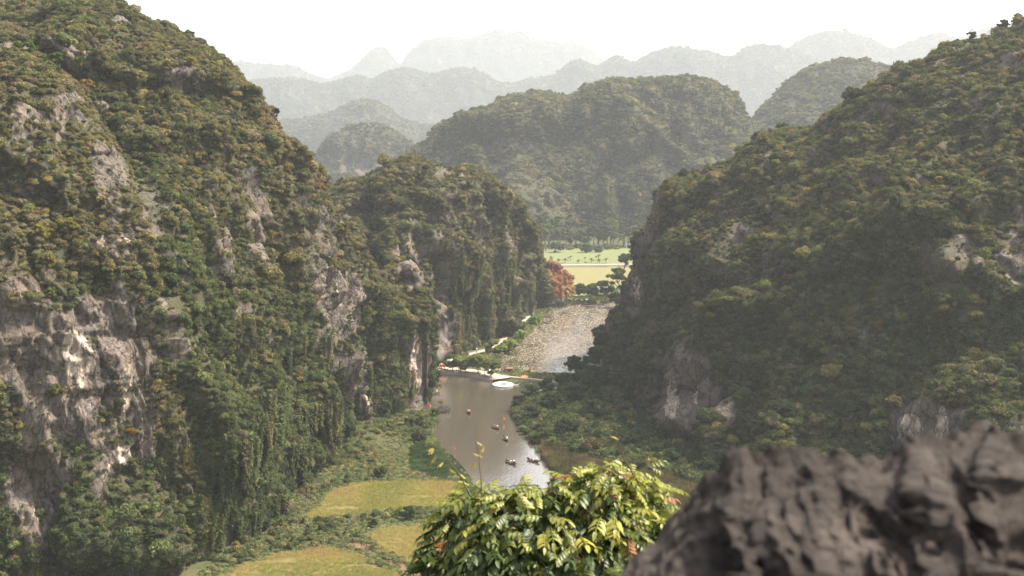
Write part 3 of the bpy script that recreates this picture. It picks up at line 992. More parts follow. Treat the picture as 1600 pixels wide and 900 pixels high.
def dry_sunlit_h1(px, py, P):
    return 0.80 - 0.80 * smooth(py, 560, 800) - 0.35 * smooth(130 - py, 0, 60) + 0.5 * smooth(px - (60 + (py - 90) * .42), 0, 60) * smooth(720 - py, 0, 120)  # last term paints sunlight on the spur's right edge as yellower scrub


def dry_h3(px, py, P):
    return 0.60 - 0.25 * smooth(py, 400, 560)


def dry_h7(px, py, P):
    return 0.52 - 0.36 * smooth(py, 300, 620) - 0.1 * smooth(px, 1400, 1600)


cnt = 0
cnt += cover(H1, 'scrub_near_left', 'dense mixed scrub clinging to the near left limestone spur', 0.85, 0.5, 2.4, dry_sunlit_h1)
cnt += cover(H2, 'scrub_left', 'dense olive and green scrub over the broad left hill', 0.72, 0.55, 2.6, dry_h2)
cnt += cover(H3, 'scrub_centre_left', 'dense olive scrub over the centre left hill', 0.58, 0.7, 3.0, dry_h3)
cnt += cover(H7, 'scrub_right', 'dense dark green scrub over the large right hill', 0.62, 0.6, 2.8, dry_h7)
cnt += cover(H5, 'scrub_middle', 'scrub covering the flat topped middle hill', 0.075, 2.2, 4.6, lambda a, b_, c: 0.5 - 0.3 * smooth(b_, 180, 330), 'far_shrubs')
cnt += cover(H5B, 'scrub_middle_spur', 'scrub on the small rocky spur', 0.075, 1.8, 4.0, lambda a, b_, c: 0.95 + 0 * a, 'far_shrubs')
cnt += cover(H4, 'scrub_small_cone', 'scrub on the small rounded cone hill', 0.045, 2.8, 5.5, lambda a, b_, c: 0.35 + 0 * a, 'far_shrubs')
cnt += cover(H6, 'scrub_behind_right', 'scrub on the rounded hill behind the right hill', 0.045, 2.8, 5.5, lambda a, b_, c: 0.35 + 0 * a, 'far_shrubs')
for hh_, nm, lb, de, sz in ((R1B, 'woods_low_hills', 'hazy woods on the low far hills', 0.016, 7), (R1, 'woods_far_ridge', 'hazy woods on the long far ridge', 0.011, 8), (R2, 'woods_far_ridge_right', 'hazy woods on the pale right ridge', 0.009, 9), (R3, 'woods_far_mountain', 'faint woods on the palest mountain', 0.006, 10), (R4, 'woods_far_mountain_left', 'faint woods on the low left mountain', 0.006, 10)):
    cnt += cover(hh_, nm, lb, de, sz * 0.6, sz * 1.3, lambda a, b_, c: 0.3 + 0 * a, 'far_shrubs')


def pick(h, px, py):
    d = np.hypot(h['px'] - px, h['py'] - py) + 1e5 * (~h['front'])
    return int(np.argmin(d))


# hanging creepers on the wet lower walls
def creepers(h, name, label, ells, density):
    P, vi = face_points(h, density)
    px, py = h['px'][vi], h['py'][vi]
    m_ = ellmask(px, py, P, ells, 5) > 0.5
    P, vi = P[m_], vi[m_]
    n = len(P)
    nrm = h['n'][vi]
    rz = np.arctan2(nrm[:, 1], nrm[:, 0]) + math.pi / 2
    s = rng.uniform(0.9, 1.9, n)
    scatter(name, P + nrm * 0.7, pick_tint(np.full(n, 0.12), n), np.stack([s, s, s * rng.uniform(.7, 1.2, n)], -1), 'vines', label, 'creepers', rotz=rz)


creepers(H2, 'creepers_left', 'curtains of green creepers hanging at the foot of the left hill', [(420, 720, 60, 110, 1), (360, 780, 45, 80, 1), (610, 600, 30, 50, 1), (480, 620, 50, 90, .8)], 0.10)
creepers(H1, 'creepers_near_left', 'green creepers hanging on the foot of the near spur', [(240, 820, 60, 70, 1), (100, 870, 110, 40, 1), (290, 740, 35, 90, .9)], 0.10)
creepers(H3, 'creepers_centre_left', 'creepers hanging over the cliff beside the pond path', [(740, 470, 40, 70, 1), (790, 440, 25, 50, 1)], 0.06)
creepers(H7, 'creepers_right', 'creepers hanging over the shaded foot of the right hill', [(1180, 650, 70, 90, 1), (1330, 650, 60, 90, .8)], 0.05)


# ------------------------------------------------------------------ low growth on the valley floor
def poly_points(poly, density):
    lo, hi = poly.min(0), poly.max(0)
    n = int((hi - lo).prod() * density)
    P = rng.uniform(lo, hi, (n, 2))
    return P[sdist(P, poly) < 0]


def land(P, margin=0.3):
    d = np.minimum(sdist(P, RIVER), sdist(P, POND))
    return d + fbm(np.concatenate([P, 0 * P[:, :1]], 1) * 0.12, 3, 3) * 1.3 > margin


def gz(P):
    return np.full(len(P), 0.45)


def to3(P):
    return np.concatenate([P, gz(P)[:, None]], 1)


for poly, nm, lb in ((F1, 'rice_upper', 'ripe golden rice plot nearest the river bend'), (F2, 'rice_right', 'yellow green rice plot beside the leafy foreground bush'), (F3, 'rice_lower', 'patchy yellow rice plot at the bottom of the valley')):
    P = poly_points(poly, 3.2)
    P = P[(sdist(P, poly) + fbm(to3(P) * 0.25, 3, 5) * 1.5 + fbm(to3(P) * 0.09, 3, 6) * 3.5 + rng.normal(0, .3, len(P)) < 0.3) & (sdist(P, SOIL) > 0)]
    f = fbm(to3(P) * 0.06, 3, 44) + 0.5 * fbm(to3(P) * np.array([0.25, 0.6, 1]), 3, 45) + 0.25 * rng.normal(size=len(P))
    gap = fbm(to3(P) * np.array([0.09, 0.25, 1]), 3, 46)
    P, f = P[gap < 0.26], f[gap < 0.26]
    gold, grn, tan = np.array((0.40, 0.345, 0.14)), np.array((0.25, 0.265, 0.10)), np.array((0.36, 0.27, 0.15))
    bias = 0.30 if nm == 'rice_right' else 0.0
    t1 = np.clip(f * 1.3 + 0.25 + bias, 0, 1)[:, None]
    t2 = np.clip(-f * 1.4 - 0.15 - bias, 0, 1)[:, None]
    scatter(nm, to3(P), (gold * (1 - t1) + grn * t1) * (1 - t2) + tan * t2, rng.uniform(.7, 1.15, len(P)), 'rice', lb, 'rice')

VALLEY = gpoly([(300, 910), (345, 872), (400, 830), (445, 790), (480, 745), (515, 695), (545, 668), (600, 655), (665, 640), (690, 655), (676, 676), (700, 712), (738, 758), (770, 830), (850, 900), (850, 1010), (300, 1010)])
P = poly_points(VALLEY, 1.5)
inr = np.minimum.reduce([sdist(P, q) for q in (F1, F2, F3, SOIL)])
P = P[(inr > -1.2 - 2.5 * fbm(to3(P) * 0.09, 3, 6)) & land(P, -0.6)]
Q3 = to3(P)
big = fbm(Q3 * 0.09, 3, 60)
dryv = np.clip(0.12 + 0.6 * fbm(Q3 * 0.05, 3, 61), 0, 1)
tn = pick_tint(dryv, len(P)) * 1.5
wd = sdist(P, WEED) + 3.0 * fbm(Q3 * 0.16, 3, 69) < -0.5
tn[wd] = np.array((0.045, 0.085, 0.028)) * rng.uniform(.8, 1.2, wd.sum())[:, None]
sc_ = rng.uniform(.35, .85, len(P)) * (1 + 0.8 * np.clip(big, -0.4, 1))
sc_[wd] *= 0.5
scatter('valley_herbs', Q3, tn, sc_, 'herbs', 'knee high green herbs and creepers between rice plots and cliff', 'herbs')
P = poly_points(VALLEY, 0.22)
inr = np.minimum.reduce([sdist(P, q) for q in (F1, F2, F3, SOIL, WEED)])
P = P[(inr > 0.8) & land(P, 0.5)]
P = P[fbm(to3(P) * 0.06, 3, 63) + 0.15 * rng.normal(size=len(P)) > -0.02]
scatter('valley_thicket', to3(P), pick_tint(np.clip(0.1 + 0.4 * fbm(to3(P) * 0.05, 2, 64), 0, 1), len(P)) * 1.1, rng.uniform(.6, 1.5, len(P)), 'shrubs', 'low thickets dotted over the left valley floor', 'shrubs')
P = poly_points(WEED, 4.5)
P = P[(sdist(P, RIVER) > -3.5) & ((sdist(P, WEED) + 3.0 * fbm(to3(P) * 0.16, 3, 69) < -0.5) | (sdist(P, RIVER) < 1))]
scatter('water_weed', np.concatenate([P, np.where(sdist(P, RIVER) > -1.5, 0.5, 0.02)[:, None]], 1), np.array((0.042, 0.066, 0.027)) * np.clip(1 + .9 * fbm(to3(P) * .35, 3, 68) + .2 * rng.normal(size=len(P)), .45, 1.9)[:, None], np.stack([rng.uniform(.5, .9, len(P))] * 2 + [np.full(len(P), 0.4)], -1), 'herbs', 'flat green water weed floating along the left bank', 'water weed')
REED = gpoly([(850, 690), (872, 700), (950, 725), (1060, 745), (1110, 770), (1150, 850), (1150, 960), (1060, 880), (960, 800), (884, 757), (866, 735), (848, 712)])
P = poly_points(REED, 1.9)
P = P[land(P, -0.3)]
t1 = np.clip(0.5 + fbm(to3(P) * 0.08, 3, 71), 0, 1)[:, None]
scatter('bank_reeds', to3(P), (np.array((0.165, 0.125, 0.075)) * (1 - t1) + np.array((0.075, 0.09, 0.04)) * t1) * rng.uniform(.55, 1.35, (len(P), 1)), rng.uniform(.6, 1.6, len(P)), 'reeds', 'brown and green reeds along the right river bank', 'reeds')
SOILP = poly_points(SOIL, 1.0)
scatter('plot_stubble', to3(SOILP), np.array((0.20, 0.13, 0.07)) * rng.uniform(.7, 1.3, (len(SOILP), 1)), rng.uniform(.4, .9, len(SOILP)), 'rice', 'dry brown stubble on the bare strip between the rice plots', 'stubble')
BANK = gpoly([(940, 540), (912, 574), (880, 603), (850, 614), (812, 624), (799, 645), (811, 670), (832, 694), (855, 705), (930, 722), (1000, 742), (1060, 752), (1130, 775), (1250, 800), (1250, 765), (1130, 738), (1040, 692), (975, 625), (950, 585)])
P = poly_points(BANK, 0.42)
P = P[land(P, 0.6)]
Q3 = to3(P)
far_in = smooth(sdist(P, RIVER), 1, 12)
scatter('bank_scrub', Q3, pick_tint(np.clip(0.05 + 0.3 * fbm(Q3 * 0.05, 3, 66), 0, 1), len(P)), (rng.uniform(1.0, 2.0, len(P)) + 2.0 * far_in * rng.uniform(.2, 1, len(P))), 'shrubs', 'thick green canopy of scrub between the river and the right hill', 'shrubs')
# banks of the pond
PB = gpoly([(700, 572), (760, 556), (790, 536), (815, 515), (832, 497), (846, 484), (864, 480), (852, 494), (838, 510), (822, 527), (800, 548), (775, 562), (740, 572)])
P = poly_points(PB, 0.9)
scatter('pond_bank_herbs', to3(P), pick_tint(np.full(len(P), .25), len(P)) * 1.5, rng.uniform(.5, 1.5, len(P)), 'herbs', 'fresh green growth between the pond and its path', 'herbs')
P = poly_points(gpoly([(775, 583), (800, 578), (870, 588), (900, 590), (890, 600), (858, 597), (800, 590)]), 0.6)
scatter('quay_reeds', to3(P) - np.array([0, 0, .3]), pick_tint(np.full(len(P), .4), len(P)) * 1.6, rng.uniform(.6, 1.4, len(P)), 'herbs', 'pale reedy growth between the quay and the pond', 'reeds')
# dark verge before the far fields
P = poly_points(gpoly([(860, 466), (1000, 460), (1000, 476), (930, 476), (870, 480)]), 0.25)
scatter('far_pond_herbs', to3(P), pick_tint(np.full(len(P), .1), len(P)), rng.uniform(.8, 1.6, len(P)), 'herbs', 'dark herbs along the far end of the pond', 'herbs')

P = poly_points(gpoly([(840, 387), (1010, 387), (1010, 391), (840, 391.5)]), 0.035)
scatter('field_hedge', to3(P), pick_tint(np.full(len(P), .1), len(P)) * 1.2, rng.uniform(1.5, 3.2, len(P)), 'far_shrubs', 'low green hedge under the tree row behind the far field', 'hedge')
# lily leaves
r = np.random.default_rng(88)
P = poly_points(POND, 2.8)
cl = fbm(np.concatenate([P, 0 * P[:, :1]], 1) * np.array([0.22, 0.09, 1]), 5, 90) + 0.15 * r.normal(size=len(P))
P = P[(cl > -0.06 - 0.35 * r.uniform(size=len(P)) - 0.45 * smooth(-P[:, 1], -560, -520) * smooth(P[:, 0], 5, 15)) & (sdist(P, POND) < -0.5)]
n = len(P)
a = np.linspace(0, 2 * math.pi, 6, endpoint=False)
rad = r.uniform(0.10, 0.40, n)
V = np.stack([P[:, None, 0] + rad[:, None] * np.cos(a)[None], P[:, None, 1] + rad[:, None] * np.sin(a)[None], np.repeat(r.uniform(0.012, 0.06, n)[:, None], 6, 1) + 0.05 * r.normal(size=(n, 6))], -1).reshape(-1, 3)
m, nt, out = new_mat('lily_leaves')
b = nd(nt, 'ShaderNodeBsdfPrincipled', Roughness=0.55)
c = ramp(nt, attr(nt, 'lr').outputs['Fac'], [(0.0, (0.09, 0.070, 0.04)), (0.4, (0.19, 0.150, 0.102)), (0.85, (0.31, 0.25, 0.182)), (1.0, (0.13, 0.14, 0.055))])
nt.links.new(c, b.inputs['Base Color'])
nt.links.new(b.outputs[0], out.inputs[0])
tag(obj('lily_leaves', mesh_np('lily_leaves', V, np.arange(n * 6).reshape(-1, 6), False, {'lr': np.repeat(r.uniform(size=n), 6)}), m), 'tan floating lily leaves covering the pond', 'lily leaves', kind='stuff')


# ------------------------------------------------------------------ quay, paths, road
def ribbon(name, pts, width, z0, z1, mat, label, cat, kind='structure', bevel=0.0):
    """raised strip with real sides following a pixel polyline"""
    C = gpoly(pts)
    t = np.concatenate([[0], np.cumsum(np.linalg.norm(np.diff(C, axis=0), axis=1))])
    n = max(6, int(t[-1] / 2.0))
    tt = np.linspace(0, t[-1], n)
    C = np.stack([np.interp(tt, t, C[:, 0]), np.interp(tt, t, C[:, 1])], -1)
    for _ in range(3):
        C[1:-1] = (C[:-2] + 2 * C[1:-1] + C[2:]) / 4
    T = np.gradient(C, axis=0)
    T /= np.linalg.norm(T, axis=1)[:, None]
    N = np.stack([-T[:, 1], T[:, 0]], -1)
    w = width / 2 * (1 + 0.05 * noise(np.stack([tt * .2, tt * 0, tt * 0], -1), 4))[:, None]
    L, R_ = C + N * w, C - N * w
    V = []
    for z, off in ((z0, 0.12), (z1, 0)):
        V.append(np.concatenate([L + N * off, np.full((n, 1), z)], 1))
        V.append(np.concatenate([R_ - N * off, np.full((n, 1), z)], 1))
    V = np.concatenate(V)
    Fq = []
    for i in range(n - 1):
        lb_, rb, lt, rt = i, n + i, 2 * n + i, 3 * n + i
        Fq += [(lt, rt, rt + 1, lt + 1)[::-1], (lb_, lt, lt + 1, lb_ + 1)[::-1], (rb, rb + 1, rt + 1, rt)[::-1]]
    return tag(obj(name, mesh_np(name, V, np.array(Fq)), mat), label, cat, kind=kind)


ribbon('quay', [(640, 578), (690, 580), (740, 585), (770, 592), (784, 596)], 8.5, -1.3, 1.15, M_QUAY, 'stone boat quay across the river below the cliff', 'quay')
ribbon('causeway', [(770, 589), (800, 592.5), (840, 596.5), (880, 601), (930, 606)], 2.2, -1.3, 1.0, M_PATH, 'narrow pale causeway between river and pond', 'causeway')
ribbon('pond_path', [(676, 576), (710, 562), (742, 553), (770, 546), (795, 524), (812, 508), (826, 494), (838, 485), (852, 478), (870, 473), (900, 470.5), (935, 470), (990, 470)], 2.8, -0.8, 0.85, M_PATH, 'pale path between the cliff foot and the pond', 'path')
ribbon('field_road', [(800, 416.5), (860, 416), (930, 415.5), (1040, 415)], 6.0, 0.0, 1.2, M_PATH, 'straight white road across the far green fields', 'road')


# ------------------------------------------------------------------ individual trees
def join_clumps(seed, n, rad, leaf, per, lobes=4, flat=0.75, core=True, hollow=0.25):
    r = np.random.default_rng(seed)
    Vs, Fs, Ls = [], [], []
    off = 0
    for i in range(n):
        V, Fq, L = clump(int(r.integers(1e6)), lobes, per, leaf, (1, 1, .8), core=core, jitter=0.6)
        d = rand_unit(1, r)[0]
        d[2] = d[2] * 0.9 + 0.12
        q = d * r.uniform(hollow, 1) ** 0.5
        s = r.uniform(0.28, 0.46)
        V = V * s + q * np.array([1, 1, flat]) * (1 - s * 0.7)
        Vs.append(V); Fs.append(Fq + off); off += len(V)
        Ls.append(np.clip(L + r.normal(0, 0.1), 0, 1))
    V = np.concatenate(Vs) * np.array([rad, rad, rad])
    return V, np.concatenate(Fs), np.concatenate(Ls)


CROWNS = []
for i in range(5):
    V, Fq, L = join_clumps(700 + i, 16, 1.0, 0.17, 150, flat=0.72)
    me = mesh_np('crown', V, Fq, False, {'lr': L})
    me.materials.append(M_LEAF)
    CROWNS.append(me)
for i in range(3):                                              # looser tall crowns
    V, Fq, L = join_clumps(720 + i, 13, 1.0, 0.17, 130, flat=1.25, core=True)
    me = mesh_np('crown', V, Fq, False, {'lr': L})
    me.materials.append(M_LEAF)
    CROWNS.append(me)
TRUNKS = []
for i in range(3):
    r = random.Random(40 + i)
    mb = MB()
    pts = [(0, 0, -0.15)]
    for q in range(1, 6):
        pts.append((r.uniform(-.05, .05) * q, r.uniform(-.05, .05) * q, q * 0.2))
    mb.tube(pts, [0.065, 0.05, 0.044, 0.038, 0.03, 0.018], 7)
    for q in range(5):
        a = q * 1.26 + r.uniform(-.3, .3)
        zb = r.uniform(0.42, 0.75)
        rr = r.uniform(0.3, 0.5)
        mb.tube([(0, 0, zb), (math.cos(a) * rr * .5, math.sin(a) * rr * .5, zb + .16), (math.cos(a) * rr, math.sin(a) * rr, zb + .38)], [0.026, 0.018, 0.008], 5)
    me = mb.mesh('trunk')
    me.materials.append(M_BARK)
    TRUNKS.append(me)
tcount = 0


def tree(name, base, height, radius, col, label, group=None, tall=False, trunk_frac=0.45, cat='tree', squash=1.0):
    """trunk with limbs, and a crown centred above it"""
    global tcount
    tcount += 1
    e = empty(name, tuple(float(x) for x in base), random.uniform(0, 6.28))
    cm = CROWNS[5 + tcount % 3] if tall else CROWNS[tcount % 5]
    half = (1.25 if tall else 0.72) * radius * squash
    cz = max(height - half, 0.35 * half)
    t = obj('trunk', TRUNKS[tcount % 3], None, e, (0, 0, 0), None, (height * .55, height * .55, cz * 1.05))
    c = obj('crown', cm, None, e, (0, 0, cz), (0, 0, random.uniform(0, 6.28)), (radius, radius * random.uniform(.88, 1.12), radius * squash))
    k = random.uniform(.88, 1.15)
    c.color = (col[0] * k, col[1] * k, col[2] * k, 1)
    return tag(e, label, cat, group)


def g0(px, py, z=0.4):
    return gnd(px, py, z)


# flame trees at the end of the pond path
FLAME = (0.31, 0.165, 0.090)
for px, py, h_, r_, sq, lb in ((868, 479, 16.0, 9.5, 1.2, 'large flame tree in rust orange bloom at the far end of the pond'), (848, 481, 21.0, 8.0, 1.3, 'tall rust orange flame tree rising against the cliff'), (886, 477, 11.0, 7.0, 1.0, 'lowest orange flame tree drooping over the far path'),
                               (878, 474, 18.0, 9.0, 1.2, 'full orange flame tree right of the large one'), (860, 475, 24.0, 9.0, 1.25, 'middle flame tree behind the large and the tall one')):
    tree('flame_tree', g0(px, py), h_, r_, (FLAME[0] * random.uniform(.85, 1.15), FLAME[1] * random.uniform(.8, 1.25), FLAME[2]), lb, 'flame trees', squash=sq)

for (px, py, h_, r_, cc, lb) in [
    (707, 582, 6.5, 4.2, PAL['green'], 'round dark tree at the cliff end of the quay'),
    (728, 584, 7.0, 4.4, PAL['fresh'], 'bushy green tree shading the middle of the quay'),
    (746, 586, 7.5, 4.6, PAL['fresh'], 'widest yellow green tree on the quay'),
    (768, 591, 7.0, 4.6, PAL['green'], 'dark tree at the river end of the quay'),
    (772, 553, 5.5, 4.5, PAL['fresh'], 'light green tree where the pond path bends'),
    (795, 551, 5.0, 4.0, (0.14, 0.17, 0.05), 'yellow green bush leaning over the pond edge'),
    (812, 532, 4.5, 3.2, (0.13, 0.18, 0.05), 'small bright bush on the pond bank below the path'),
    (836, 508, 4.5, 3.4, (0.11, 0.18, 0.05), 'bright green bush near the flame trees on the pond bank'),
    (722, 569, 5.0, 3.0, PAL['olive'], 'olive bush between path and quay trees'),
]:
    tree('quay_tree', g0(px, py, 0.5), h_ * 1.08, r_ * 1.25, tuple(np.array(cc) * 1.5), lb, 'trees around the quay and pond path', trunk_frac=.5)

for (px, py, h_, r_, cc, lb) in [
    (905, 470, 9.5, 6.0, 'dark', 'dark tree on the left of the grove past the pond'),
    (925, 472, 10.0, 6.5, 'green', 'broad tree in the middle of the grove past the pond'),
    (948, 474, 13.0, 7.0, 'dark', 'tall dark tree at the foot of the right cliff'),
    (965, 462, 16.0, 7.5, 'green', 'tree climbing against the left edge of the right hill'),
    (975, 440, 18.0, 7.0, 'dark', 'dark tree beside the white road under the right hill'),
    (962, 480, 8.0, 6.0, 'dark', 'dark tree overhanging the right corner of the pond'),
]:
    tree('grove_tree', g0(px, py, 0.4), h_, r_, PAL[cc], lb, 'trees at the far right of the pond')

for (px, py, h_, r_, cc, lb) in [
    (900, 600, 10.5, 5.2, 'dark', 'tall dark tree standing above the causeway end'),
    (918, 596, 9.5, 5.6, 'dark', 'dark tree right of the tall one above the causeway end'),
    (934, 588, 12.0, 6.0, 'green', 'tree filling the corner between pond and right cliff'),
    (948, 570, 12.0, 6.0, 'dark', 'dark tree against the cliff at the pond shore'),
    (956, 548, 10.0, 5.5, 'green', 'tree at the cliff foot halfway along the pond'),
    (960, 600, 14.0, 7.0, 'dark', 'tall dark tree at the foot of the right cliff corner'),
    (925, 612, 10.0, 6.2, 'green', 'broad green tree below the corner of the right cliff'),
    (905, 618, 8.0, 5.2, 'dark', 'dark rounded tree above the river narrows'),
    (880, 612, 7.0, 4.5, 'green', 'round tree just below the causeway end'),
    (855, 618, 6.0, 4.2, 'green', 'rounded bank tree below the white floating ring'),
    (828, 625, 5.5, 4.0, 'green', 'foremost bank tree leaning over the river narrows'),
    (812, 640, 5.0, 3.6, 'dark', 'dark bush at the river narrows'),
    (832, 660, 6.0, 4.4, 'green', 'leafy bank tree opposite the mid river boats'),
    (860, 650, 8.0, 5.2, 'dark', 'broad dark tree behind the river narrows'),
    (900, 640, 9.0, 5.6, 'green', 'broad crowned tree in the middle of the right bank'),
    (850, 692, 4.5, 3.6, 'green', 'bank bush near the orange flag on the right shore'),
    (885, 690, 7.0, 5.0, 'dark', 'dark tree above the reedy right shore'),
    (930, 665, 8.5, 5.5, 'dark', 'dark tree at the foot of the right slope'),
    (935, 700, 6.5, 4.8, 'green', 'green tree among reeds left of the grey cliff'),
    (990, 715, 6.5, 4.8, 'dark', 'dark tree below the streaked grey cliff'),
    (1050, 735, 6.0, 4.8, 'dark', 'low dark tree at the cliff foot above the bush'),
    (1100, 748, 6.0, 4.5, 'dark', 'dark tree just left of the foreground rock tip'),
]:
    tree('bank_tree', g0(px, py, 0.3), h_, r_, PAL[cc], lb, 'trees along the right river bank')
tree('bank_palm', g0(862, 706, 0.3), 4.6, 2.4, (0.15, 0.19, 0.05), 'pale spiky bank plant catching light on the right shore', None, cat='plant')

for (px, py, h_, r_, cc, lb) in [
    (437, 795, 7.5, 5.2, 'dark', 'dark round tree at the cliff foot beside the golden rice'),
    (405, 830, 5.0, 4.0, 'dark', 'dark bush at the foot of the creeper curtains'),
    (500, 735, 7.5, 5.0, 'dark', 'dark tree in the corner where cliff meets meadow'),
    (540, 690, 7.0, 4.6, 'dark', 'dark tree below the grey cliff face on the left bank'),
    (638, 812, 3.2, 2.6, 'dark', 'small dark bush between two rice plots'),
    (596, 745, 2.6, 2.6, 'green', 'low bush at the top edge of the golden rice'),
    (655, 690, 4.0, 3.2, 'green', 'leafy green bush at the river side of the meadow'),
    (660, 665, 3.6, 3.0, 'fresh', 'light green bush below the pale cliff foot'),
    (640, 668, 3.2, 2.8, 'green', 'green bush on the left bank under the cliff'),
    (680, 652, 3.0, 2.4, 'green', 'small bush on the left bank next to the rock islet'),
    (560, 660, 6.5, 4.6, 'dark', 'dark leafy tree against the grey cliff foot'),
    (600, 650, 5.0, 3.4, 'green', 'green tree at the foot of the left cliff'),
]:
    tree('valley_tree', g0(px, py, 0.4), h_, r_, PAL[cc], lb, 'trees and bushes on the left valley floor', squash=1.15)

# plantation behind the far field
ORD = 'first second third fourth fifth sixth seventh eighth ninth tenth eleventh twelfth thirteenth fourteenth fifteenth sixteenth seventeenth eighteenth nineteenth twentieth twentyfirst twentysecond twentythird twentyfourth twentyfifth twentysixth'.split()
r = random.Random(5)
i = 0
xx = 850.0
while xx < 1005:
    xx += r.uniform(6.0, 9.5)
    i += 1
    hh2 = r.uniform(15, 21)
    tree('plantation_tree', g0(xx, 386.5 + r.uniform(-1.5, 1.5)), hh2, r.uniform(5.2, 6.8), PAL['green' if i % 3 else 'fresh'], 'slender tree, %s from the left in the front row behind the far field' % ORD[i - 1], 'tree row behind the far field', tall=True)
for k2, xx in enumerate((858, 872, 892, 915, 934, 955, 975, 995)):
    tree('plantation_tree', g0(xx, 382 + (k2 % 2) * 1.0), 24 + (k2 * 7 % 5), 6.5, PAL['green'], 'tall tree %s from the left in the back row against the middle hill' % ('first', 'second', 'third', 'fourth', 'fifth', 'sixth', 'seventh', 'eighth')[k2], 'second tree row against the middle hill', tall=True)
for px, w_, lb in ((871, 8.0, 'leftmost of three rounded bushes at the far field edge'), (916, 7.0, 'middle of three rounded bushes at the far field edge'), (935, 5.0, 'rightmost of three rounded bushes at the far field edge')):
    tree('field_bush', g0(px, 394.5), w_ * 0.8, w_, (0.075, 0.105, 0.045), lb, 'rounded bushes at the far field edge', cat='bush')
tree('cliff_tree', g0(853, 392), 22, 8.0, PAL['fresh'], 'bright green tree beside the end of the centre left hill', None)
tree('cliff_tree', g0(846, 384), 26, 8.0, PAL['green'], 'tree peeping out behind the centre left hill', None)

# young palms in the far field
mb = MB()
mb.tube([(0, 0, -.1), (0.05, 0, 0.8), (0.02, 0.03, 1.7)], [0.16, 0.12, 0.10], 6)
PT = mb.mesh('trunk')
PT.materials.append(M_BARK)
Vs, Fs = [], []
r = random.Random(9)
for q in range(16):
    a = q * 2.4
    el = r.uniform(0.1, 1.2)
    pts = []
    for s_ in range(5):
        t_ = s_ / 4
        R_ = 1.75 * t_ * math.cos(el * 0.8)
        z_ = 1.7 + 1.75 * t_ * math.sin(el) - 1.1 * t_ * t_
        pts.append((R_, z_, 0.26 * math.sin(math.pi * min(t_ * 0.9 + 0.1, 1)) + 0.02))
    b0 = len(Vs)
    for (R_, z_, w_) in pts:
        for s_ in (-1, 1):
            Vs.append((math.cos(a) * R_ - math.sin(a) * w_ * s_, math.sin(a) * R_ + math.cos(a) * w_ * s_, z_))
    for s_ in range(4):
        Fs.append((b0 + 2 * s_, b0 + 2 * s_ + 1, b0 + 2 * s_ + 3, b0 + 2 * s_ + 2))
PC = mesh_np('crown', np.array(Vs), np.array(Fs), False, {'lr': np.repeat(np.random.default_rng(3).uniform(size=16), 10)})
PC.materials.append(M_LEAF)
for px, py, s_, lb in [(861, 408, 1, 'palm at the left end of the far field row'), (873, 411, .9, 'second palm from the left in the far field'), (883, 411, 1, 'third palm from the left in the far field'), (891, 407, 1, 'palm set back left of the middle of the far field'),
                       (904, 411.5, .8, 'small palm in the middle of the far field'), (915, 413, .6, 'tiniest palm close to the white road'), (914, 406, .6, 'tiny palm set back in the far field'), (924, 411, 1, 'bushy palm right of the middle of the far field'),
                       (935, 406.5, 1.2, 'tallest palm standing back in the far field'), (936, 411.5, .9, 'palm directly in front of the tallest one'), (947, 411.5, 1.1, 'palm at the right end of the far field row')]:
    e = empty('palm_tree', tuple(float(v_) for v_ in g0(px, py, 0.5)), px)
    e.scale = (s_ * 1.6,) * 3
    obj('trunk', PT, None, e)
    c = obj('crown', PC, None, e)
    c.color = (0.05, 0.062, 0.03, 1)
    tag(e, 'young ' + lb, 'palm', 'young palms in the far field')
for px, lb in ((903, 'left'), (942, 'middle'), (979, 'right')):
    e = empty('lamp_post', tuple(float(v_) for v_ in g0(px, 389.5, 0.4)))
    obj('pole', MB().tube([(0, 0, -.2), (0, 0, 4.6)], [.12, .08], 6).mesh('pole'), M_WHITE, e)
    obj('lamp_head', MB().box((0.3, 0, 4.65), (0.9, .3, .16)).mesh('lamp_head'), M_WHITE, e)
    tag(e, 'thin pale post before the tree row, %s of three' % lb, 'post', 'pale posts at the far field edge')

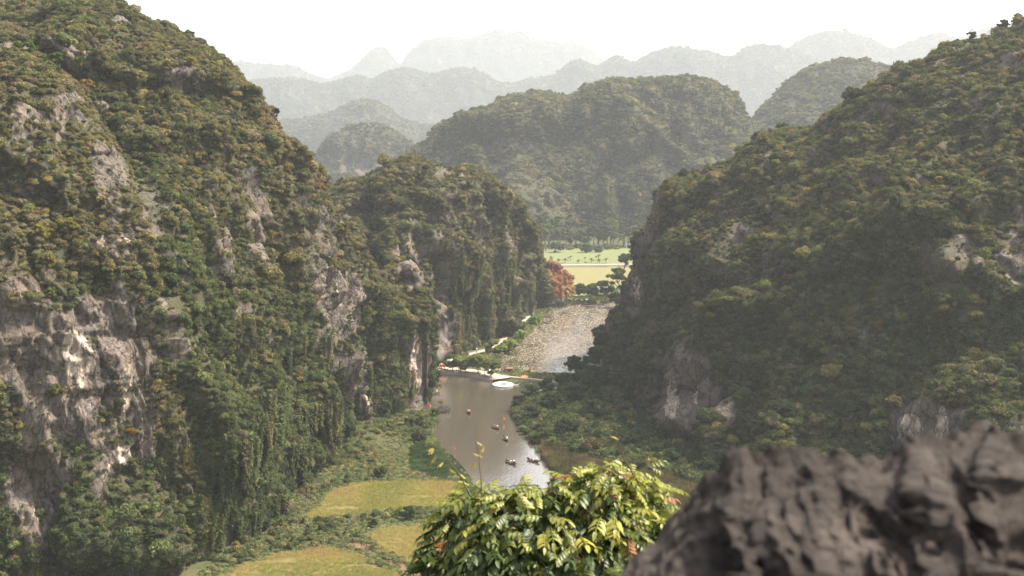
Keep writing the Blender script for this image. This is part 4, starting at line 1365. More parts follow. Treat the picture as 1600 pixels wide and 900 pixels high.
# trees and shrubs that stand out on the hillsides
for (h, px, py, rr, col, lb) in [
    (H2, 438, 186, 2.6, (0.035, 0.045, 0.02), 'lone dark tree leaning out of the left hill skyline'),
    (H2, 298, 62, 1.8, (0.03, 0.04, 0.02), 'small dark tree on the left hill skyline'),
    (H2, 255, 48, 1.6, (0.03, 0.04, 0.02), 'tiny dark tree topping the left hill skyline'),
    (H1, 40, 98, 4.0, (0.085, 0.12, 0.035), 'bright green tree on top of the near left spur'),
    (H1, 90, 108, 2.8, (0.075, 0.105, 0.035), 'green tree just right of the spur top'),
    (H1, 160, 132, 2.6, (0.21, 0.11, 0.045), 'rust coloured tree on the spur shoulder'),
    (H1, 88, 185, 2.8, (0.10, 0.12, 0.04), 'green shrub below the top of the left spur'),
    (H1, 68, 376, 2.6, (0.19, 0.16, 0.04), 'yellow shrub on the ledge of the left spur'),
    (H1, 105, 368, 2.8, (0.15, 0.14, 0.04), 'wide yellow green shrub on the left spur ledge'),
    (H1, 40, 352, 2.3, (0.12, 0.12, 0.04), 'olive shrub at the left end of the ledge'),
    (H1, 150, 412, 2.0, (0.19, 0.16, 0.04), 'yellow shrub below the small white scar'),
    (H1, 88, 625, 2.3, (0.11, 0.115, 0.035), 'green shrub left of the large white scar'),
    (H1, 80, 468, 1.8, (0.11, 0.13, 0.04), 'small light shrub on bare grey rock'),
    (H1, 205, 682, 1.3, (0.26, 0.11, 0.03), 'small orange shrub between the two white scars'),
    (H1, 270, 603, 2.0, (0.20, 0.17, 0.04), 'yellow shrub at the right edge of the spur face'),
    (H1, 195, 800, 2.6, (0.11, 0.115, 0.035), 'olive bush near the foot of the spur'),
    (H2, 300, 230, 2.4, (0.13, 0.15, 0.045), 'light green shrub halfway up the left hill'),
    (H2, 327, 290, 2.0, (0.15, 0.165, 0.05), 'pale green shrub in the middle of the left hill'),
    (H2, 298, 105, 2.0, (0.19, 0.165, 0.05), 'yellow shrub high on the left hill'),
    (H2, 385, 378, 1.8, (0.17, 0.10, 0.055), 'reddish shrub in the middle of the left hill'),
    (H2, 416, 265, 1.8, (0.22, 0.165, 0.06), 'straw yellow shrub near the left hill rim'),
    (H2, 480, 400, 2.0, (0.19, 0.165, 0.045), 'yellow shrub on the right flank of the left hill'),
    (H2, 380, 690, 2.2, (0.17, 0.155, 0.045), 'yellow shrub above the hanging creepers'),
    (H2, 345, 510, 2.2, (0.06, 0.09, 0.03), 'rounded green tree in the gully of the left hill'),
    (H7, 1095, 517, 2.7, (0.26, 0.165, 0.055), 'tawny orange shrub on the lower left of the right hill'),
    (H7, 1232, 446, 2.6, (0.23, 0.145, 0.05), 'tawny shrub in the middle of the right hill'),
    (H7, 1440, 237, 2.0, (0.24, 0.19, 0.06), 'pale yellow shrub high on the right hill'),
    (H7, 1312, 575, 2.8, (0.13, 0.14, 0.045), 'light green shrub low on the right hill'),
    (H7, 1370, 517, 2.0, (0.18, 0.13, 0.05), 'brownish yellow shrub right of the hill middle'),
    (H7, 1153, 636, 2.2, (0.11, 0.12, 0.035), 'olive shrub right of the streaked grey cliff'),
    (H7, 1222, 212, 3.6, (0.06, 0.10, 0.03), 'large green tree on the right hill shoulder skyline'),
    (H7, 1285, 215, 3.2, (0.07, 0.11, 0.035), 'bright green tree at the right hill notch'),
    (H7, 1565, 48, 2.8, (0.035, 0.05, 0.02), 'dark tree on the upper right skyline'),
    (H7, 1520, 62, 2.4, (0.04, 0.055, 0.022), 'dark bush left of the upper right skyline tree'),
    (H7, 1055, 360, 2.2, (0.13, 0.14, 0.04), 'light shrub below the left shoulder of the right hill'),
    (H3, 635, 258, 3.2, (0.10, 0.11, 0.035), 'olive tree on the summit of the centre left hill'),
    (H3, 735, 272, 3.0, (0.10, 0.105, 0.035), 'olive tree on the second summit of the centre left hill'),
    (H3, 700, 460, 2.6, (0.06, 0.09, 0.03), 'green tree topping the grey pillar of the cliff'),
    (H3, 822, 440, 3.0, (0.12, 0.13, 0.04), 'light olive tree beside the pale scar near the flame trees'),
    (H3, 598, 440, 2.6, (0.12, 0.15, 0.045), 'bright green tree in the notch between left hills'),
]:
    v_ = pick(h, px, py)
    base = h['V'][v_] - np.array([0, 0, 0.5 * rr])
    tree('hillside_tree', base, rr * 1.9, rr, col, lb, 'hillside trees that stand out')

# ------------------------------------------------------------------ people
def skin_mesh(name, joints, edges, radii, zones):
    me = bpy.data.meshes.new(name + '_bones')
    me.from_pydata(joints, edges, [])
    o = bpy.data.objects.new(name, me)
    COL.objects.link(o)
    o.modifiers.new('skin', 'SKIN')
    sl = me.skin_vertices[0].data
    for i_, r_ in enumerate(radii):
        sl[i_].radius = (r_, r_)
        sl[i_].use_root = (i_ == 0)
    sub = o.modifiers.new('sub', 'SUBSURF')
    sub.levels = sub.render_levels = 1
    dg = bpy.context.evaluated_depsgraph_get()
    res = bpy.data.meshes.new_from_object(o.evaluated_get(dg))
    bpy.data.objects.remove(o)
    res.name = name
    while len(res.materials) < 3:
        res.materials.append(None)
    for p in res.polygons:
        p.material_index = zones(p.center)
        p.use_smooth = True
    return res


def bodies(pose):
    if pose == 'stand':
        J = [(0, 0, .92), (0, 0, 1.15), (0, 0, 1.38), (0, 0, 1.5), (0, -.02, 1.62), (0, -.01, 1.7), (.18, 0, 1.38), (.25, 0, 1.1), (.24, -.08, .86), (-.18, 0, 1.38), (-.25, 0, 1.1), (-.24, -.08, .86), (.1, 0, .88), (.11, -.02, .48), (.11, 0, .08), (.12, -.12, .04), (-.1, 0, .88), (-.11, .02, .48), (-.11, .05, .08), (-.12, -.07, .04)]
        E = [(0, 1), (1, 2), (2, 3), (3, 4), (4, 5), (2, 6), (6, 7), (7, 8), (2, 9), (9, 10), (10, 11), (0, 12), (12, 13), (13, 14), (14, 15), (0, 16), (16, 17), (17, 18), (18, 19)]
        z = lambda c: 0 if c.z > 1.47 or (abs(c.x) > .19 and c.z < 1.0) else (1 if c.z > .9 else 2)
    else:
        f = -.48 if pose == 'sit' else -.62
        ar = -.25 if pose == 'sit' else -.42
        J = [(0, 0, .12), (0, .02, .35), (0, .0, .58), (0, -.01, .7), (0, -.04, .82), (0, -.03, .9), (.18, 0, .57), (.27, ar * .4, .34), (.2, ar, .28), (-.18, 0, .57), (-.27, ar * .4, .34), (-.2, ar, .28), (.1, -.06, .12), (.14, f * .75, .34), (.13, f, -.02), (.13, f - .13, -.02), (-.1, -.06, .12), (-.14, f * .75, .34), (-.13, f, -.02), (-.13, f - .13, -.02)]
        E = [(0, 1), (1, 2), (2, 3), (3, 4), (4, 5), (2, 6), (6, 7), (7, 8), (2, 9), (9, 10), (10, 11), (0, 12), (12, 13), (13, 14), (14, 15), (0, 16), (16, 17), (17, 18), (18, 19)]
        z = lambda c: 0 if c.z > .67 or (c.y < ar * .8 and c.z < .33 and c.z > .2 and abs(c.x) > .17) else (1 if c.z > .2 and c.y > -.18 or (abs(c.x) > .16 and c.z > .28 and c.y > ar) else 2)
    R = [.13, .135, .14, .06, .1, .085, .07, .05, .04, .07, .05, .04, .09, .065, .045, .04, .09, .065, .045, .04]
    return skin_mesh('person_' + pose, J, E, R, z)


BODY = {p: bodies(p) for p in ('stand', 'sit', 'row')}
M_SKIN = plain('skin', (0.42, 0.25, 0.17), 0.6, 0.08)
HAT = MB().cone((0, 0, 0), 0.30, 0.19, 14).mesh('hat')
HAT.materials.append(plain('palm_leaf_hat', (0.66, 0.55, 0.38), 0.8, 0.1))
HAIRM = MB().cone((0, 0, -0.03), 0.115, 0.09, 10, 0.07).mesh('hair')
HAIRM.materials.append(plain('dark_hair', (0.02, 0.016, 0.014), 0.5, 0.1))
CLOTH = {}


def cloth(c):
    if c not in CLOTH:
        CLOTH[c] = plain('cloth_%d' % len(CLOTH), c, 0.85, 0.12, 6)
    return CLOTH[c]


def person(pose, loc, rz, shirt, trousers, label, hat=False, group=None, size=1.0):
    o = obj('person', BODY[pose], None, None, tuple(float(q) for q in loc), (0, 0, rz), size)
    for i_, m_ in enumerate((M_SKIN, cloth(shirt), cloth(trousers))):
        o.material_slots[i_].link = 'OBJECT'
        o.material_slots[i_].material = m_
    top = 1.74 if pose == 'stand' else 0.94
    if hat:
        obj('hat', HAT, None, o, (0, -.02, top))
    else:
        obj('hair', HAIRM, None, o, (0, 0, top))
    return tag(o, label, 'person', group)


RED, WHT, BLK, PNK, BLU, ORG, GRY = (.45, .05, .04), (.75, .72, .68), (.03, .03, .035), (.62, .25, .22), (.08, .12, .25), (.75, .2, .05), (.25, .24, .23)
QZ = 1.15
for (px, py, sh, tr, lb, hat) in [
    (684, 581.5, BLK, BLU, 'person in dark clothes standing alone at the quay edge', False), (671, 576.5, RED, BLK, 'person in red nearest the cliff on the quay', False), (674.5, 576.3, RED, GRY, 'second person in red from the cliff on the quay', False),
    (678, 576.2, PNK, BLK, 'person in pink at the back of the quay', False), (681, 576, RED, BLU, 'person in red beside the one in pink', False), (687, 576.5, WHT, GRY, 'person in white with conical hat behind the quay edge', True),
    (690.5, 576.5, ORG, BLK, 'person in orange near the quay awnings', False), (694, 577, ORG, GRY, 'person in orange and grey near the quay awnings', False), (713, 583, BLU, BLK, 'person in blue at the edge left of the quay trees', False),
    (716.5, 583.5, BLK, GRY, 'person in black next to the one in blue', False), (719, 582.5, BLU, GRY, 'person in blue and grey before the white awning', False), (742, 587, ORG, BLK, 'person in orange under the middle quay tree', False),
    (749, 587.5, PNK, BLK, 'person in pink on the quay between tree trunks', True), (766, 590.5, BLK, BLU, 'person in black at the right end of the quay', False), (757, 588.5, WHT, BLU, 'person in white in the shade of the last quay tree', True)]:
    person('stand', gnd(px, py, QZ), random.uniform(-3, 3), sh, tr, lb, hat, 'people on the quay')

# ------------------------------------------------------------------ boats
def boat_meshes(L=5.2, Bm=1.35, D=0.5):
    st, cs = 13, 9
    def surf(sh, zoff):
        V = []
        for i_ in range(st):
            t_ = -1 + 2 * i_ / (st - 1)
            w = (1 - abs(t_) ** 2.4) * Bm / 2 + 0.10 - sh
            rise = 0.42 * abs(t_) ** 2.6
            for j_ in range(cs):
                a_ = -math.pi / 2 + math.pi * j_ / (cs - 1)
                y_ = max(w, .02) * math.sin(a_) * (0.85 + .15 * abs(math.sin(a_)))
                z_ = D - (D - zoff) * abs(math.cos(a_)) ** 0.7 + rise - 0.14
                V.append((t_ * (L / 2 - sh), y_, z_))
        return V
    A_, B_ = surf(0, 0), surf(0.05, 0.06)
    V = A_ + B_
    n_ = st * cs
    Fs = []
    for i_ in range(st - 1):
        for j_ in range(cs - 1):
            q = i_ * cs + j_
            Fs.append((q, q + cs, q + cs + 1, q + 1))
            Fs.append((n_ + q, n_ + q + 1, n_ + q + cs + 1, n_ + q + cs))
        for j_ in (0, cs - 1):
            q = i_ * cs + j_
            Fs.append((q, q + cs, n_ + q + cs, n_ + q) if j_ == cs - 1 else (q, n_ + q, n_ + q + cs, q + cs))
    for i_ in (0, st - 1):
        q = i_ * cs
        Fs.append(tuple(q + j_ for j_ in range(cs)))
    hull = bpy.data.meshes.new('hull')
    hull.from_pydata(V, [], Fs)
    gw = MB()
    for s_ in (0, cs - 1):
        gw.tube([A_[i_ * cs + s_] for i_ in range(st)], 0.035, 5)
    thw = [MB().box((x_, 0, 0.24), (0.28, 1.15, 0.05)).mesh('bench') for x_ in (-1.1, 0.1, 1.2)]
    oar = MB().tube([(0, 0, 0), (0.35, 1.5, -.28)], [.025, .022], 5).box((0.42, 1.85, -.36), (.16, .6, .05), -0.22).mesh('oar')
    return hull, gw.mesh('gunwale'), thw, oar


HULL, GUN, THW, OAR = boat_meshes()
for m_ in (HULL,):
    m_.materials.append(M_HULL)
GUN.materials.append(M_WOOD)
for m_ in THW:
    m_.materials.append(M_WOOD)
OAR.materials.append(M_WOOD)
HULLW = HULL.copy()
HULLW.materials.clear()
HULLW.materials.append(M_WHITE)


def boat(px, py, rz, label, crew, hull=None, oars=True, group='rowing boats on the river', size=1.0):
    p = gnd(px, py, 0.0)
    e = empty('rowing_boat', (float(p[0]), float(p[1]), 0.02), rz)
    e.scale = (size,) * 3
    obj('hull', hull or HULL, None, e)
    obj('gunwale', GUN, None, e)
    for m_ in THW:
        obj('bench', m_, None, e)
    if oars:
        obj('oar', OAR, None, e, (-1.1, .5, .5))
        obj('oar', OAR, None, e, (-1.1, -.5, .5)).scale = (1, -1, 1)
    tag(e, label, 'boat', group)
    M_ = Matrix.Translation(Vector((float(p[0]), float(p[1]), 0.02))) @ Matrix.Rotation(rz, 4, 'Z')
    for (x_, pose, sh, tr, lb, hat) in crew:
        q = M_ @ Vector((x_ * size, 0, 0.25))
        person(pose, q, rz + math.pi / 2 + (math.pi if pose == 'row' else 0) * 0, sh, tr, lb, hat, 'people in the rowing boats')
    return e


def crew(where, a, b_, c):
    return [(-1.5, 'row', a, BLK, 'rower of the ' + where, True), (0.0, 'sit', b_, BLK, 'passenger amidships in the ' + where, False), (1.15, 'sit', c, GRY, 'passenger at the bow of the ' + where, False)]


boat(677, 616, math.radians(200), 'dark rowing boat under the pale cliff beside the quay', crew('boat under the pale cliff', GRY, WHT, WHT))
boat(733, 645, math.radians(100), 'dark rowing boat right of the rock islet', crew('boat right of the rock islet', RED, PNK, WHT))
boat(774, 669, math.radians(118), 'dark rowing boat in mid river near the narrows', crew('mid river boat near the narrows', PNK, RED, GRY))
boat(790, 687, math.radians(108), 'dark rowing boat just below the mid river one', crew('boat just below the mid river one', WHT, GRY, BLK))
boat(798, 724, math.radians(130), 'dark rowing boat nearest the foreground bush', crew('boat nearest the foreground bush', BLK, WHT, BLK))
boat(833, 721, math.radians(136), 'dark rowing boat closest to the right bank', crew('boat closest to the right bank', RED, WHT, PNK))
boat(821, 601, math.radians(-8), 'pale empty boat moored along the causeway', [], HULLW, False, 'boats moored at the causeway')
boat(804, 602.5, math.radians(30), 'small pale empty boat next to the floating ring', [], HULLW, False, 'boats moored at the causeway', 0.75)

# floating ring
p = gnd(786, 602, 0)
e = empty('floating_ring', (float(p[0]), float(p[1]), 0), math.radians(18))
n_ = 40
V, Fs = [], []
for i_ in range(n_):
    a_ = 2 * math.pi * i_ / n_
    sc_l = 1 + 0.04 * abs(math.sin(a_ * 5))
    for (rx, ry, z_) in ((3.9 * sc_l, 4.3 * sc_l, -.15), (4.05 * sc_l, 4.5 * sc_l, .45), (3.7 * sc_l, 4.1 * sc_l, .62), (1.9, 2.3, .62), (1.7, 2.1, .4), (1.75, 2.15, -.15)):
        V.append((rx * math.cos(a_), ry * math.sin(a_), z_))
for i_ in range(n_):
    for j_ in range(5):
        a_, b_ = i_ * 6 + j_, ((i_ + 1) % n_) * 6 + j_
        Fs.append((a_, b_, b_ + 1, a_ + 1))
me = bpy.data.meshes.new('ring')
me.from_pydata(V, [], Fs)
obj('ring', me, M_WHITE, e)
me = bpy.data.meshes.new('centre_deck')
me.from_pydata([(1.72 * math.cos(2 * math.pi * i_ / 24), 2.12 * math.sin(2 * math.pi * i_ / 24), .05) for i_ in range(24)], [], [tuple(range(24))])
obj('centre_deck', me, M_HULL, e)
tag(e, 'white oval floating ring with dark centre moored by the quay', 'float')

# festival flags on poles
for px, py, hh2, lb in ((671, 640, 1.5, 'orange flag in the water by the pale cliff foot'), (786, 660, 1.7, 'thin orange flag at the river narrows'), (852, 719, 1.5, 'orange flag at the right bank above the boats'), (709, 706, 0.9, 'small red flag at the left bank weeds')):
    p = gnd(px, py, 0)
    e = empty('flag', (float(p[0]), float(p[1]), 0), random.uniform(-.4, .4))
    obj('pole', MB().tube([(0, 0, -1.0), (0, 0, hh2 + 1.0)], .035, 6).mesh('pole'), M_POLE, e)
    V, Fs = [], []
    for i_ in range(9):
        for j_ in range(5):
            V.append((0.04 + j_ * .13, 0.09 * math.sin(i_ * .9 + j_ * 1.1) * j_ * .4, 1.0 + i_ * hh2 / 9 - 0.05 * j_))
    for i_ in range(8):
        for j_ in range(4):
            q = i_ * 5 + j_
            Fs.append((q, q + 1, q + 6, q + 5))
    me = bpy.data.meshes.new('banner')
    me.from_pydata(V, [], Fs)
    bo = obj('banner', me, M_ORANGE, e)
    so = bo.modifiers.new('thickness', 'SOLIDIFY')
    so.thickness = 0.01
    tag(e, lb, 'flag', 'orange flags along the river')

# awnings on the quay
for i_, (px, py, mt, sx, lb) in enumerate([(699, 577, M_CLOTH, 2.6, 'white awning at the cliff side of the quay'), (704, 579, M_CLOTH, 2.2, 'white awning next to the round dark quay tree'), (711, 579.5, M_CLOTH, 2.4, 'white awning in front of the quay trees'), (722, 579, M_CLOTH, 2.8, 'largest white awning behind the standing people'),
                                           (752, 583, M_CLOTH, 2.4, 'white awning under the widest quay tree'), (761, 585.5, M_CLOTH, 2.2, 'white awning under the last quay tree'), (692, 575.5, M_ORANGE, 2.0, 'orange awning on the quay near the cliff'), (720, 566, M_CLOTH, 3.0, 'white awning on the path behind the quay'), (819, 596.0, M_ORANGE, 2.4, 'orange awning on the causeway')]):
    zb = QZ if px < 800 and py > 570 else 1.05
    p = gnd(px, py, zb)
    e = empty('awning', (float(p[0]), float(p[1]), zb), random.uniform(-.5, .5))
    for sx_ in (-1, 1):
        for sy_ in (-1, 1):
            obj('post', MB().tube([(sx_ * sx * .45, sy_ * sx * .4, -.1), (sx_ * sx * .45, sy_ * sx * .4, 1.9)], .035, 5).mesh('post'), M_POLE, e)
    rf = MB()
    w_, d_ = sx * .58, sx * .52
    rf.v = [(-w_, -d_, 1.85), (w_, -d_, 1.85), (w_, d_, 1.85), (-w_, d_, 1.85), (-w_ * .7, 0, 2.35), (w_ * .7, 0, 2.35), (-w_, -d_, 1.80), (w_, -d_, 1.80), (w_, d_, 1.80), (-w_, d_, 1.80)]
    rf.f = [(0, 1, 5, 4), (2, 3, 4, 5), (1, 2, 5), (3, 0, 4), (6, 9, 8, 7), (0, 6, 7, 1), (1, 7, 8, 2), (2, 8, 9, 3), (3, 9, 6, 0)]
    obj('canopy', rf.mesh('canopy'), mt, e)
    tag(e, lb, 'awning', 'awnings on the quay')

# brown shed on the pond edge
p = gnd(796, 581, 0.5)
e = empty('shed', (float(p[0]), float(p[1]), .4), .1)
obj('wall', MB().box((0, 0, .75), (2.3, 1.6, 1.7)).mesh('wall'), M_WOOD, e)
rf = MB()
rf.v = [(-1.4, -1.05, 1.58), (1.4, -1.05, 1.58), (1.4, 1.05, 1.58), (-1.4, 1.05, 1.58), (-1.4, 0, 2.1), (1.4, 0, 2.1)]
rf.f = [(0, 1, 5, 4), (2, 3, 4, 5), (1, 2, 5), (3, 0, 4), (3, 2, 1, 0)]
obj('roof', rf.mesh('roof'), plain('rusty_sheet', (0.19, 0.09, 0.06), .8, .3), e)
obj('door', MB().box((0.2, -.815, .6), (.7, .05, 1.35)).mesh('door'), M_HULL, e)
tag(e, 'small brown shed standing by the pond behind the quay', 'shed')
# gate post
p = gnd(745, 551, 1.05)
e = empty('stone_post', (float(p[0]), float(p[1]), 1.0))
obj('shaft', MB().box((0, 0, .9), (.5, .5, 1.9), 0, .92).mesh('shaft'), M_WHITE, e)
obj('cap', MB().box((0, 0, 1.93), (.66, .66, .16), 0, .6).mesh('cap'), M_WHITE, e)
tag(e, 'white stone post at the cliff foot beside the path', 'post')

# rock islet
def boulder(name, loc, rad, seed, mat, label, squash=.7):
    bm = bmesh.new()
    bmesh.ops.create_icosphere(bm, subdivisions=4, radius=1)
    V = np.array([v_.co[:] for v_ in bm.verts])
    d_ = 1 + 0.28 * fbm(V * 1.3 + seed, 3, seed) + 0.12 * fbm(V * 4 + seed, 3, seed + 1, True)
    V = V * d_[:, None] * np.array(rad)
    for v_, c_ in zip(bm.verts, V):
        v_.co = c_
    me = bpy.data.meshes.new(name)
    bm.to_mesh(me)
    bm.free()
    return tag(obj(name, me, mat, None, loc), label, 'rock')


p = gnd(694, 643, 0)
boulder('rock_islet', (float(p[0]), float(p[1]), .3), (2.6, 2.2, 1.9), 5, plain('wet_rock', (0.028, 0.025, 0.023), .8, .5, 1.2), 'dark rock islet standing in the river near the left bank')
tree('islet_shrub', (float(p[0]) - 1.2, float(p[1]) + .5, 1.2), 2.6, 1.3, (0.16, 0.16, 0.045), 'small yellow green shrub growing on the rock islet', None, cat='shrub')

# ------------------------------------------------------------------ foreground rock
keys = [(930, 960), (955, 925), (985, 884), (1012, 856), (1040, 832), (1062, 806), (1082, 788), (1100, 764), (1112, 742), (1126, 733), (1138, 712), (1148, 699), (1160, 696), (1170, 708), (1180, 722), (1192, 722), (1202, 711), (1222, 708), (1240, 704), (1255, 702), (1272, 700), (1282, 712),
        (1300, 716), (1320, 711), (1336, 713), (1350, 724), (1380, 718), (1404, 709), (1420, 698), (1430, 676), (1442, 674), (1456, 688), (1480, 690), (1505, 686), (1530, 680), (1543, 664), (1558, 661), (1570, 676), (1590, 690), (1620, 702), (1700, 730), (1800, 800)]
K = np.array(keys, float)
nu, nv, nb = 620, 300, 60
uu = np.linspace(0, len(K) - 1, nu)
cxp, cyp = np.interp(uu, np.arange(len(K)), K[:, 0]), np.interp(uu, np.arange(len(K)), K[:, 1])
RS = 0.72
Yc = RS * (2.75 + 0.05 * np.sin(cxp * .013) - 0.0002 * (cxp - 1000))
A = at(cxp, cyp, Yc)
B = at(cxp + 20, np.full(nu, 1120.0), np.full(nu, 1.95 * RS))
lin = np.linspace(0, 1, nv)
ang = lin * math.pi / 2
s_ = 0.6 * (1 - np.cos(ang)) + 0.4 * lin
z_ = 0.6 * np.sin(ang) + 0.4 * lin
D = A - B
P = B[:, None, :] + np.stack([D[:, None, 0] * s_[None], D[:, None, 1] * s_[None], D[:, None, 2] * z_[None]], -1)
ab = np.linspace(0, 1, nb + 1)[1:]
Pb = A[:, None, :] + np.stack([0.15 * RS * ab[None] + 0 * A[:, :1], 0.9 * ab[None] ** .8 + 0 * A[:, :1], -(A[:, None, 2] - 95.2) * ab[None] ** 1.5], -1)
P = np.concatenate([P, Pb], 1)
Pfl = np.concatenate([P[:, :1] - np.array([0, 0, 2.6]), P], 1)
nvt = Pfl.shape[1]
du, dv = np.gradient(Pfl, axis=0), np.gradient(Pfl, axis=1)
n0 = np.cross(du, dv)
n0 /= np.linalg.norm(n0, axis=-1, keepdims=True) + 1e-9
if n0[nu // 2, nv // 2, 1] > 0:
    n0 = -n0
vv = np.concatenate([[0], lin, 1 - ab * .5])[None]
fade = 0.10 + 0.90 * smooth(1 - vv, 0.0, 0.40)
n0 = n0 * np.array([1, 1, 0.45])
q = Pfl / RS
q = q + 0.08 * np.stack([fbm(q * 3, 2, 201), fbm(q * 3, 2, 202), fbm(q * 3, 2, 203)], -1)
d_ = RS * (0.03 * fbm(q * np.array([3.4, .6, 1.0]), 3, 205, True) + 0.06 * fbm(q * np.array([9, 1.2, 2.2]), 3, 207, True) + 0.045 * fbm(q * np.array([22, 4, 9]), 4, 209) - 0.07 * smooth(fbm(q * np.array([12, 3.5, 9]), 2, 211), 0.2, 0.55) + 0.034 * fbm(q * np.array([38, 15, 28]), 3, 213, True))
P = Pfl + n0 * (d_ * fade)[..., None]
P[..., 2] += (smooth(vv, .85, 1) * 0.03 * fbm(q * 20, 3, 215))
V = P.reshape(-1, 3)
jj = (np.arange(nu - 1)[:, None] * nvt + np.arange(nvt - 1)[None]).ravel()
m, nt, out = new_mat('weathered_karst')
b = nd(nt, 'ShaderNodeBsdfPrincipled', Roughness=0.9)
b.inputs['Specular IOR Level'].default_value = 0.2
v = objvec(nt)
n1, n2 = texnoise(nt, v, 3.2, 8, .65), texnoise(nt, v, 30, 8, .75)
c = ramp(nt, n1, [(0.3, (0.030, 0.0245, 0.0225)), (0.52, (0.062, 0.052, 0.047)), (0.7, (0.13, 0.109, 0.097))])
c = mixc(nt, .6, c, ramp(nt, n2, [(0.38, (.22, .22, .22)), (0.62, (1.5, 1.45, 1.42))]), 'MULTIPLY')
nt.links.new(c, b.inputs['Base Color'])
bp = nd(nt, 'ShaderNodeBump', Strength=0.9, Distance=0.03)
nt.links.new(n2, bp.inputs['Height'])
nt.links.new(bp.outputs[0], b.inputs['Normal'])
nt.links.new(b.outputs[0], out.inputs[0])
tag(obj('foreground_rock', mesh_np('foreground_rock', V, np.stack([jj, jj + nvt, jj + nvt + 1, jj + 1], -1), True), m), 'jagged dark grey limestone crag in the lower right foreground', 'rock')

# ------------------------------------------------------------------ foreground bush
BUSH_Y = 8.2
base = at(865, 1130, BUSH_Y)
bush = empty('leafy_bush', (float(base[0]), float(base[1]), float(base[2])))
tag(bush, 'sunlit leafy bush with drooping yellow green leaves in the foreground', 'bush')
B0 = np.array(base)


def compound_leaf(seed, pairs, lf, droop):
    """pinnate leaf along +x with folded drooping leaflets"""
    r = random.Random(seed)
    Vs, Fs, L = [], [], []
    def mid(t_):
        return Vector((t_ * lf, 0, -droop * lf * t_ * t_))
    def leaflet(p0, dirv, ln, wd, val):
        d_ = dirv.normalized()
        side = d_.cross(Vector((0, 0, 1))).normalized()
        up = side.cross(d_).normalized()
        b0 = len(Vs)
        prof = ((0, .06), (.22, .78), (.5, 1), (.78, .7), (1, .04))
        for t_, w_ in prof:
            c_ = p0 + d_ * ln * t_ + Vector((0, 0, -.42 * ln * t_ * t_))
            Vs.append(tuple(c_ + side * wd * w_ + up * wd * w_ * .30))
            Vs.append(tuple(c_))
            Vs.append(tuple(c_ - side * wd * w_ + up * wd * w_ * .30))
        for i_ in range(4):
            q = b0 + i_ * 3
            Fs.append((q, q + 1, q + 4, q + 3))
            Fs.append((q + 1, q + 2, q + 5, q + 4))
        L.extend([val] * 15)
    for k_ in range(pairs):
        t_ = 0.25 + 0.72 * k_ / pairs
        for s_ in (-1, 1):
            ln = lf * (0.30 + .06 * math.sin(math.pi * k_ / pairs)) * r.uniform(.85, 1.12)
            leaflet(mid(t_), Vector((0.45, s_ * 1.0, -0.25 + r.uniform(-.15, .1))), ln, ln * .28, min(1, max(0, r.gauss(.5, .2))))
    leaflet(mid(.97), Vector((1, 0, -.5)), lf * .33, lf * .08, .6)
    n_ = len(Vs)
    for i_ in range(6):
        c_ = mid(i_ / 5)
        for o_ in ((0, .004, 0), (0, -.004, 0), (0, 0, .006)):
            Vs.append((c_.x, c_.y + o_[1], c_.z + o_[2]))
            L.append(.4)
    for i_ in range(5):
        for a_ in range(3):
            Fs.append((n_ + i_ * 3 + a_, n_ + i_ * 3 + (a_ + 1) % 3, n_ + i_ * 3 + 3 + (a_ + 1) % 3, n_ + i_ * 3 + 3 + a_))
    return np.array(Vs), np.array(Fs), np.array(L)


CL = [compound_leaf(900 + i_, 3 + i_ % 3, 0.120 + .015 * (i_ % 4), .18 + .12 * (i_ % 3)) for i_ in range(8)]
CLM = []
for Vx, Fx, Lx in CL:
    me = mesh_np('leaf', Vx, Fx, True, {'lr': Lx})
    me.materials.append(M_BIGLEAF)
    CLM.append(me)

# outline of the bush: crown lobes by photo position, radius in metres
SCB = BUSH_Y / F
lobes = [(722, 800, 42, .0), (706, 860, 46, -.1), (745, 782, 36, .1), (790, 790, 42, -.15), (770, 850, 60, -.2), (835, 790, 42, .1), (850, 850, 62, -.25), (880, 800, 44, .0), (915, 770, 46, .1), (950, 755, 46, .0), (990, 775, 52, .1),
         (1010, 810, 52, .0), (960, 830, 62, -.2), (920, 870, 62, -.3), (1015, 860, 48, -.1), (735, 890, 52, -.1), (820, 900, 70, -.3), (1000, 740, 32, .1), (945, 738, 30, .05), (1042, 800, 26, .1), (690, 905, 50, 0), (960, 910, 62, -.2), (765, 770, 24, .1), (860, 768, 36, .0), (890, 758, 34, .05), (825, 772, 30, .1)]
r = np.random.default_rng(77)
spots = []
wts = np.array([l_[2] ** 2 for l_ in lobes], float)
wts /= wts.sum()
branch = MB()
trunk_top = B0 + np.array([0.0, 0.1, 0.35])
for l_ in lobes:
    c_ = at(l_[0], l_[1] + 14, BUSH_Y + l_[3])
    mid_ = (trunk_top + c_) / 2 + np.array([0, 0.08, -0.08]) + r.normal(0, .03, 3)
    branch.tube([tuple(B0 + np.array([r.normal(0, .05), r.normal(0, .05), 0])), tuple(trunk_top + r.normal(0, .04, 3)), tuple(mid_), tuple(c_)], [.022, .016, .010, .005], 5)
    for k_ in range(5):
        d_ = rand_unit(1, r)[0] * l_[2] * SCB * .85
        branch.tube([tuple(c_), tuple(c_ + d_ * .5 + np.array([0, 0, .02])), tuple(c_ + d_)], [.005, .004, .002], 4)
obj('branches', branch.mesh('branches'), M_TWIG, bush).matrix_parent_inverse = Matrix.Translation(-Vector(base))
NL = 3000
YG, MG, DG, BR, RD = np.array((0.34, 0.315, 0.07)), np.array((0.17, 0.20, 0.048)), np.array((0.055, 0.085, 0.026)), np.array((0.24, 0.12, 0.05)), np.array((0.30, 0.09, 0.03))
cand = []
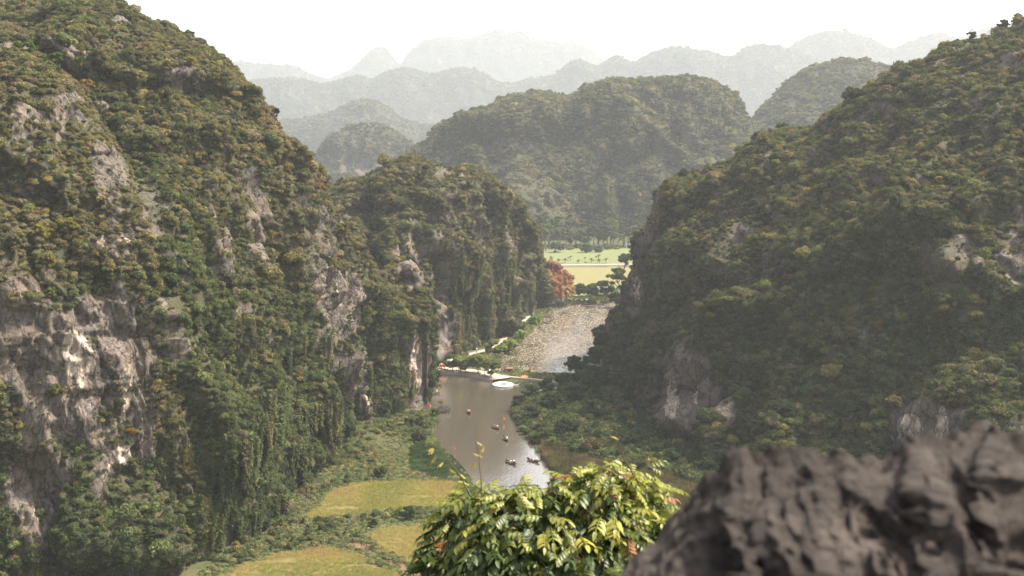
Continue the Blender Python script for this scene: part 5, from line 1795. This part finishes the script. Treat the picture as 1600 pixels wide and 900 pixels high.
for i_ in range(NL):
    l_ = lobes[r.choice(len(lobes), p=wts)]
    u_ = rand_unit(1, r)[0]
    rr = l_[2] * SCB * r.uniform(.45, 1.0) ** .6
    c_ = at(l_[0], l_[1] + 14, BUSH_Y + l_[3]) + u_ * rr * np.array([1, 1.1, 1])
    px_, py_, _ = project(c_)
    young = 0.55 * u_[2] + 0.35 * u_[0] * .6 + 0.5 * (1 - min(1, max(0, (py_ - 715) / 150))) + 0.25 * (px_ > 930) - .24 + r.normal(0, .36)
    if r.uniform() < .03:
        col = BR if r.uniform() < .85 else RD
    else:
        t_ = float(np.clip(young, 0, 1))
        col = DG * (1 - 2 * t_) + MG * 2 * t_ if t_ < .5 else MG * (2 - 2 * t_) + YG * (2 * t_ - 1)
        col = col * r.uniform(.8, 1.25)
    az = math.atan2(u_[1], u_[0]) + r.normal(0, .5)
    pit = r.uniform(-.15, .75) - .4 * max(0, u_[2])
    cand.append((c_[1] - 0.2 * u_[2], c_, (r.normal(0, .35), pit, az), col, int(r.integers(8)), r.uniform(.55, 1.2)))
cand.sort(key=lambda c_: c_[0])
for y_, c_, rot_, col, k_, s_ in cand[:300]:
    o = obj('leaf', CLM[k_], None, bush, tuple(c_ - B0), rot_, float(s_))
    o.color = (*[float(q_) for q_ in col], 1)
# the leaves further inside share one mesh per shade
groups = {}
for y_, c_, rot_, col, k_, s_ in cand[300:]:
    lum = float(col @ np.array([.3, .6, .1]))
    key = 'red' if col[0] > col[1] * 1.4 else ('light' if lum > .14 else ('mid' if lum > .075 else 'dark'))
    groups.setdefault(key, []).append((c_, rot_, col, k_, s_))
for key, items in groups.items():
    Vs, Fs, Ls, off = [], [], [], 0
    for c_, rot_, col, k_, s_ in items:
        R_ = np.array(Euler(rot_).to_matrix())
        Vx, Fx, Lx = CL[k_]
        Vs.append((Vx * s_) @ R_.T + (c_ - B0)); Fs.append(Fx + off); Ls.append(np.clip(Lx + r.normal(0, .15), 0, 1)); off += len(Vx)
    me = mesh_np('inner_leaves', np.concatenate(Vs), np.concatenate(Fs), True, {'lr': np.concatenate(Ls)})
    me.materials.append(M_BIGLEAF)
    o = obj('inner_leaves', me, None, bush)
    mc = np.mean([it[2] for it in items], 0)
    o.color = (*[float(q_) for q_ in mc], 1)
    o['kind'] = 'stuff'
# thin shoots above the crown
for pts, lv in (([(752, 790), (752, 752), (748, 715), (744, 690)], ((744, 690), (757, 698), (738, 708), (748, 720))), ([(735, 775), (718, 742), (698, 715), (678, 692)], ((678, 700), (682, 712), (693, 722), (702, 733), (716, 740), (670, 690))), ([(1000, 760), (975, 715), (965, 690), (952, 682)], ((953, 682),)),
                ([(1040, 830), (1062, 800), (1074, 788)], ((1075, 785), (1066, 798), (1058, 806), (1080, 795)))):
    sp = [tuple(at(a_, b_, BUSH_Y - .1) - B0) for a_, b_ in pts]
    obj('shoot', MB().tube(sp, [.006, .004, .003, .002][:len(sp)], 5).mesh('shoot'), M_TWIG, bush)
    for a_, b_ in lv:
        c_ = at(a_, b_, BUSH_Y - .1) - B0
        o = obj('leaf', CLM[int(r.integers(8))], None, bush, tuple(c_), (r.normal(0, .4), r.uniform(0, .7), r.uniform(0, 6.28)), .38 if a_ < 1040 else .8)
        o.color = (0.36, 0.27, 0.07, 1) if a_ < 960 else (0.22, 0.28, .06, 1)
obj('stem', MB().tube([(0, 0, -1.6), (0.02, 0, -.6), (0, .05, .2)], [.05, .04, .03], 8).mesh('stem'), M_TWIG, bush)

# ------------------------------------------------------------------ haze
m, nt, out = new_mat('haze')
pv = nd(nt, 'ShaderNodeVolumePrincipled', Density=HAZE_DENSITY, Anisotropy=0.25)
pv.inputs['Color'].default_value = (0.87, 0.935, 1.0, 1)
nt.links.new(pv.outputs[0], out.inputs['Volume'])
try:
    m.cycles.homogeneous_volume = True
except Exception:
    pass
hb = MB().box((0, 7500, 489), (40000, 23000, 986))
tag(obj('haze', hb.mesh('haze'), m), 'pale warm haze filling the valley', 'haze', kind='stuff')
print('scatter instances', cnt)
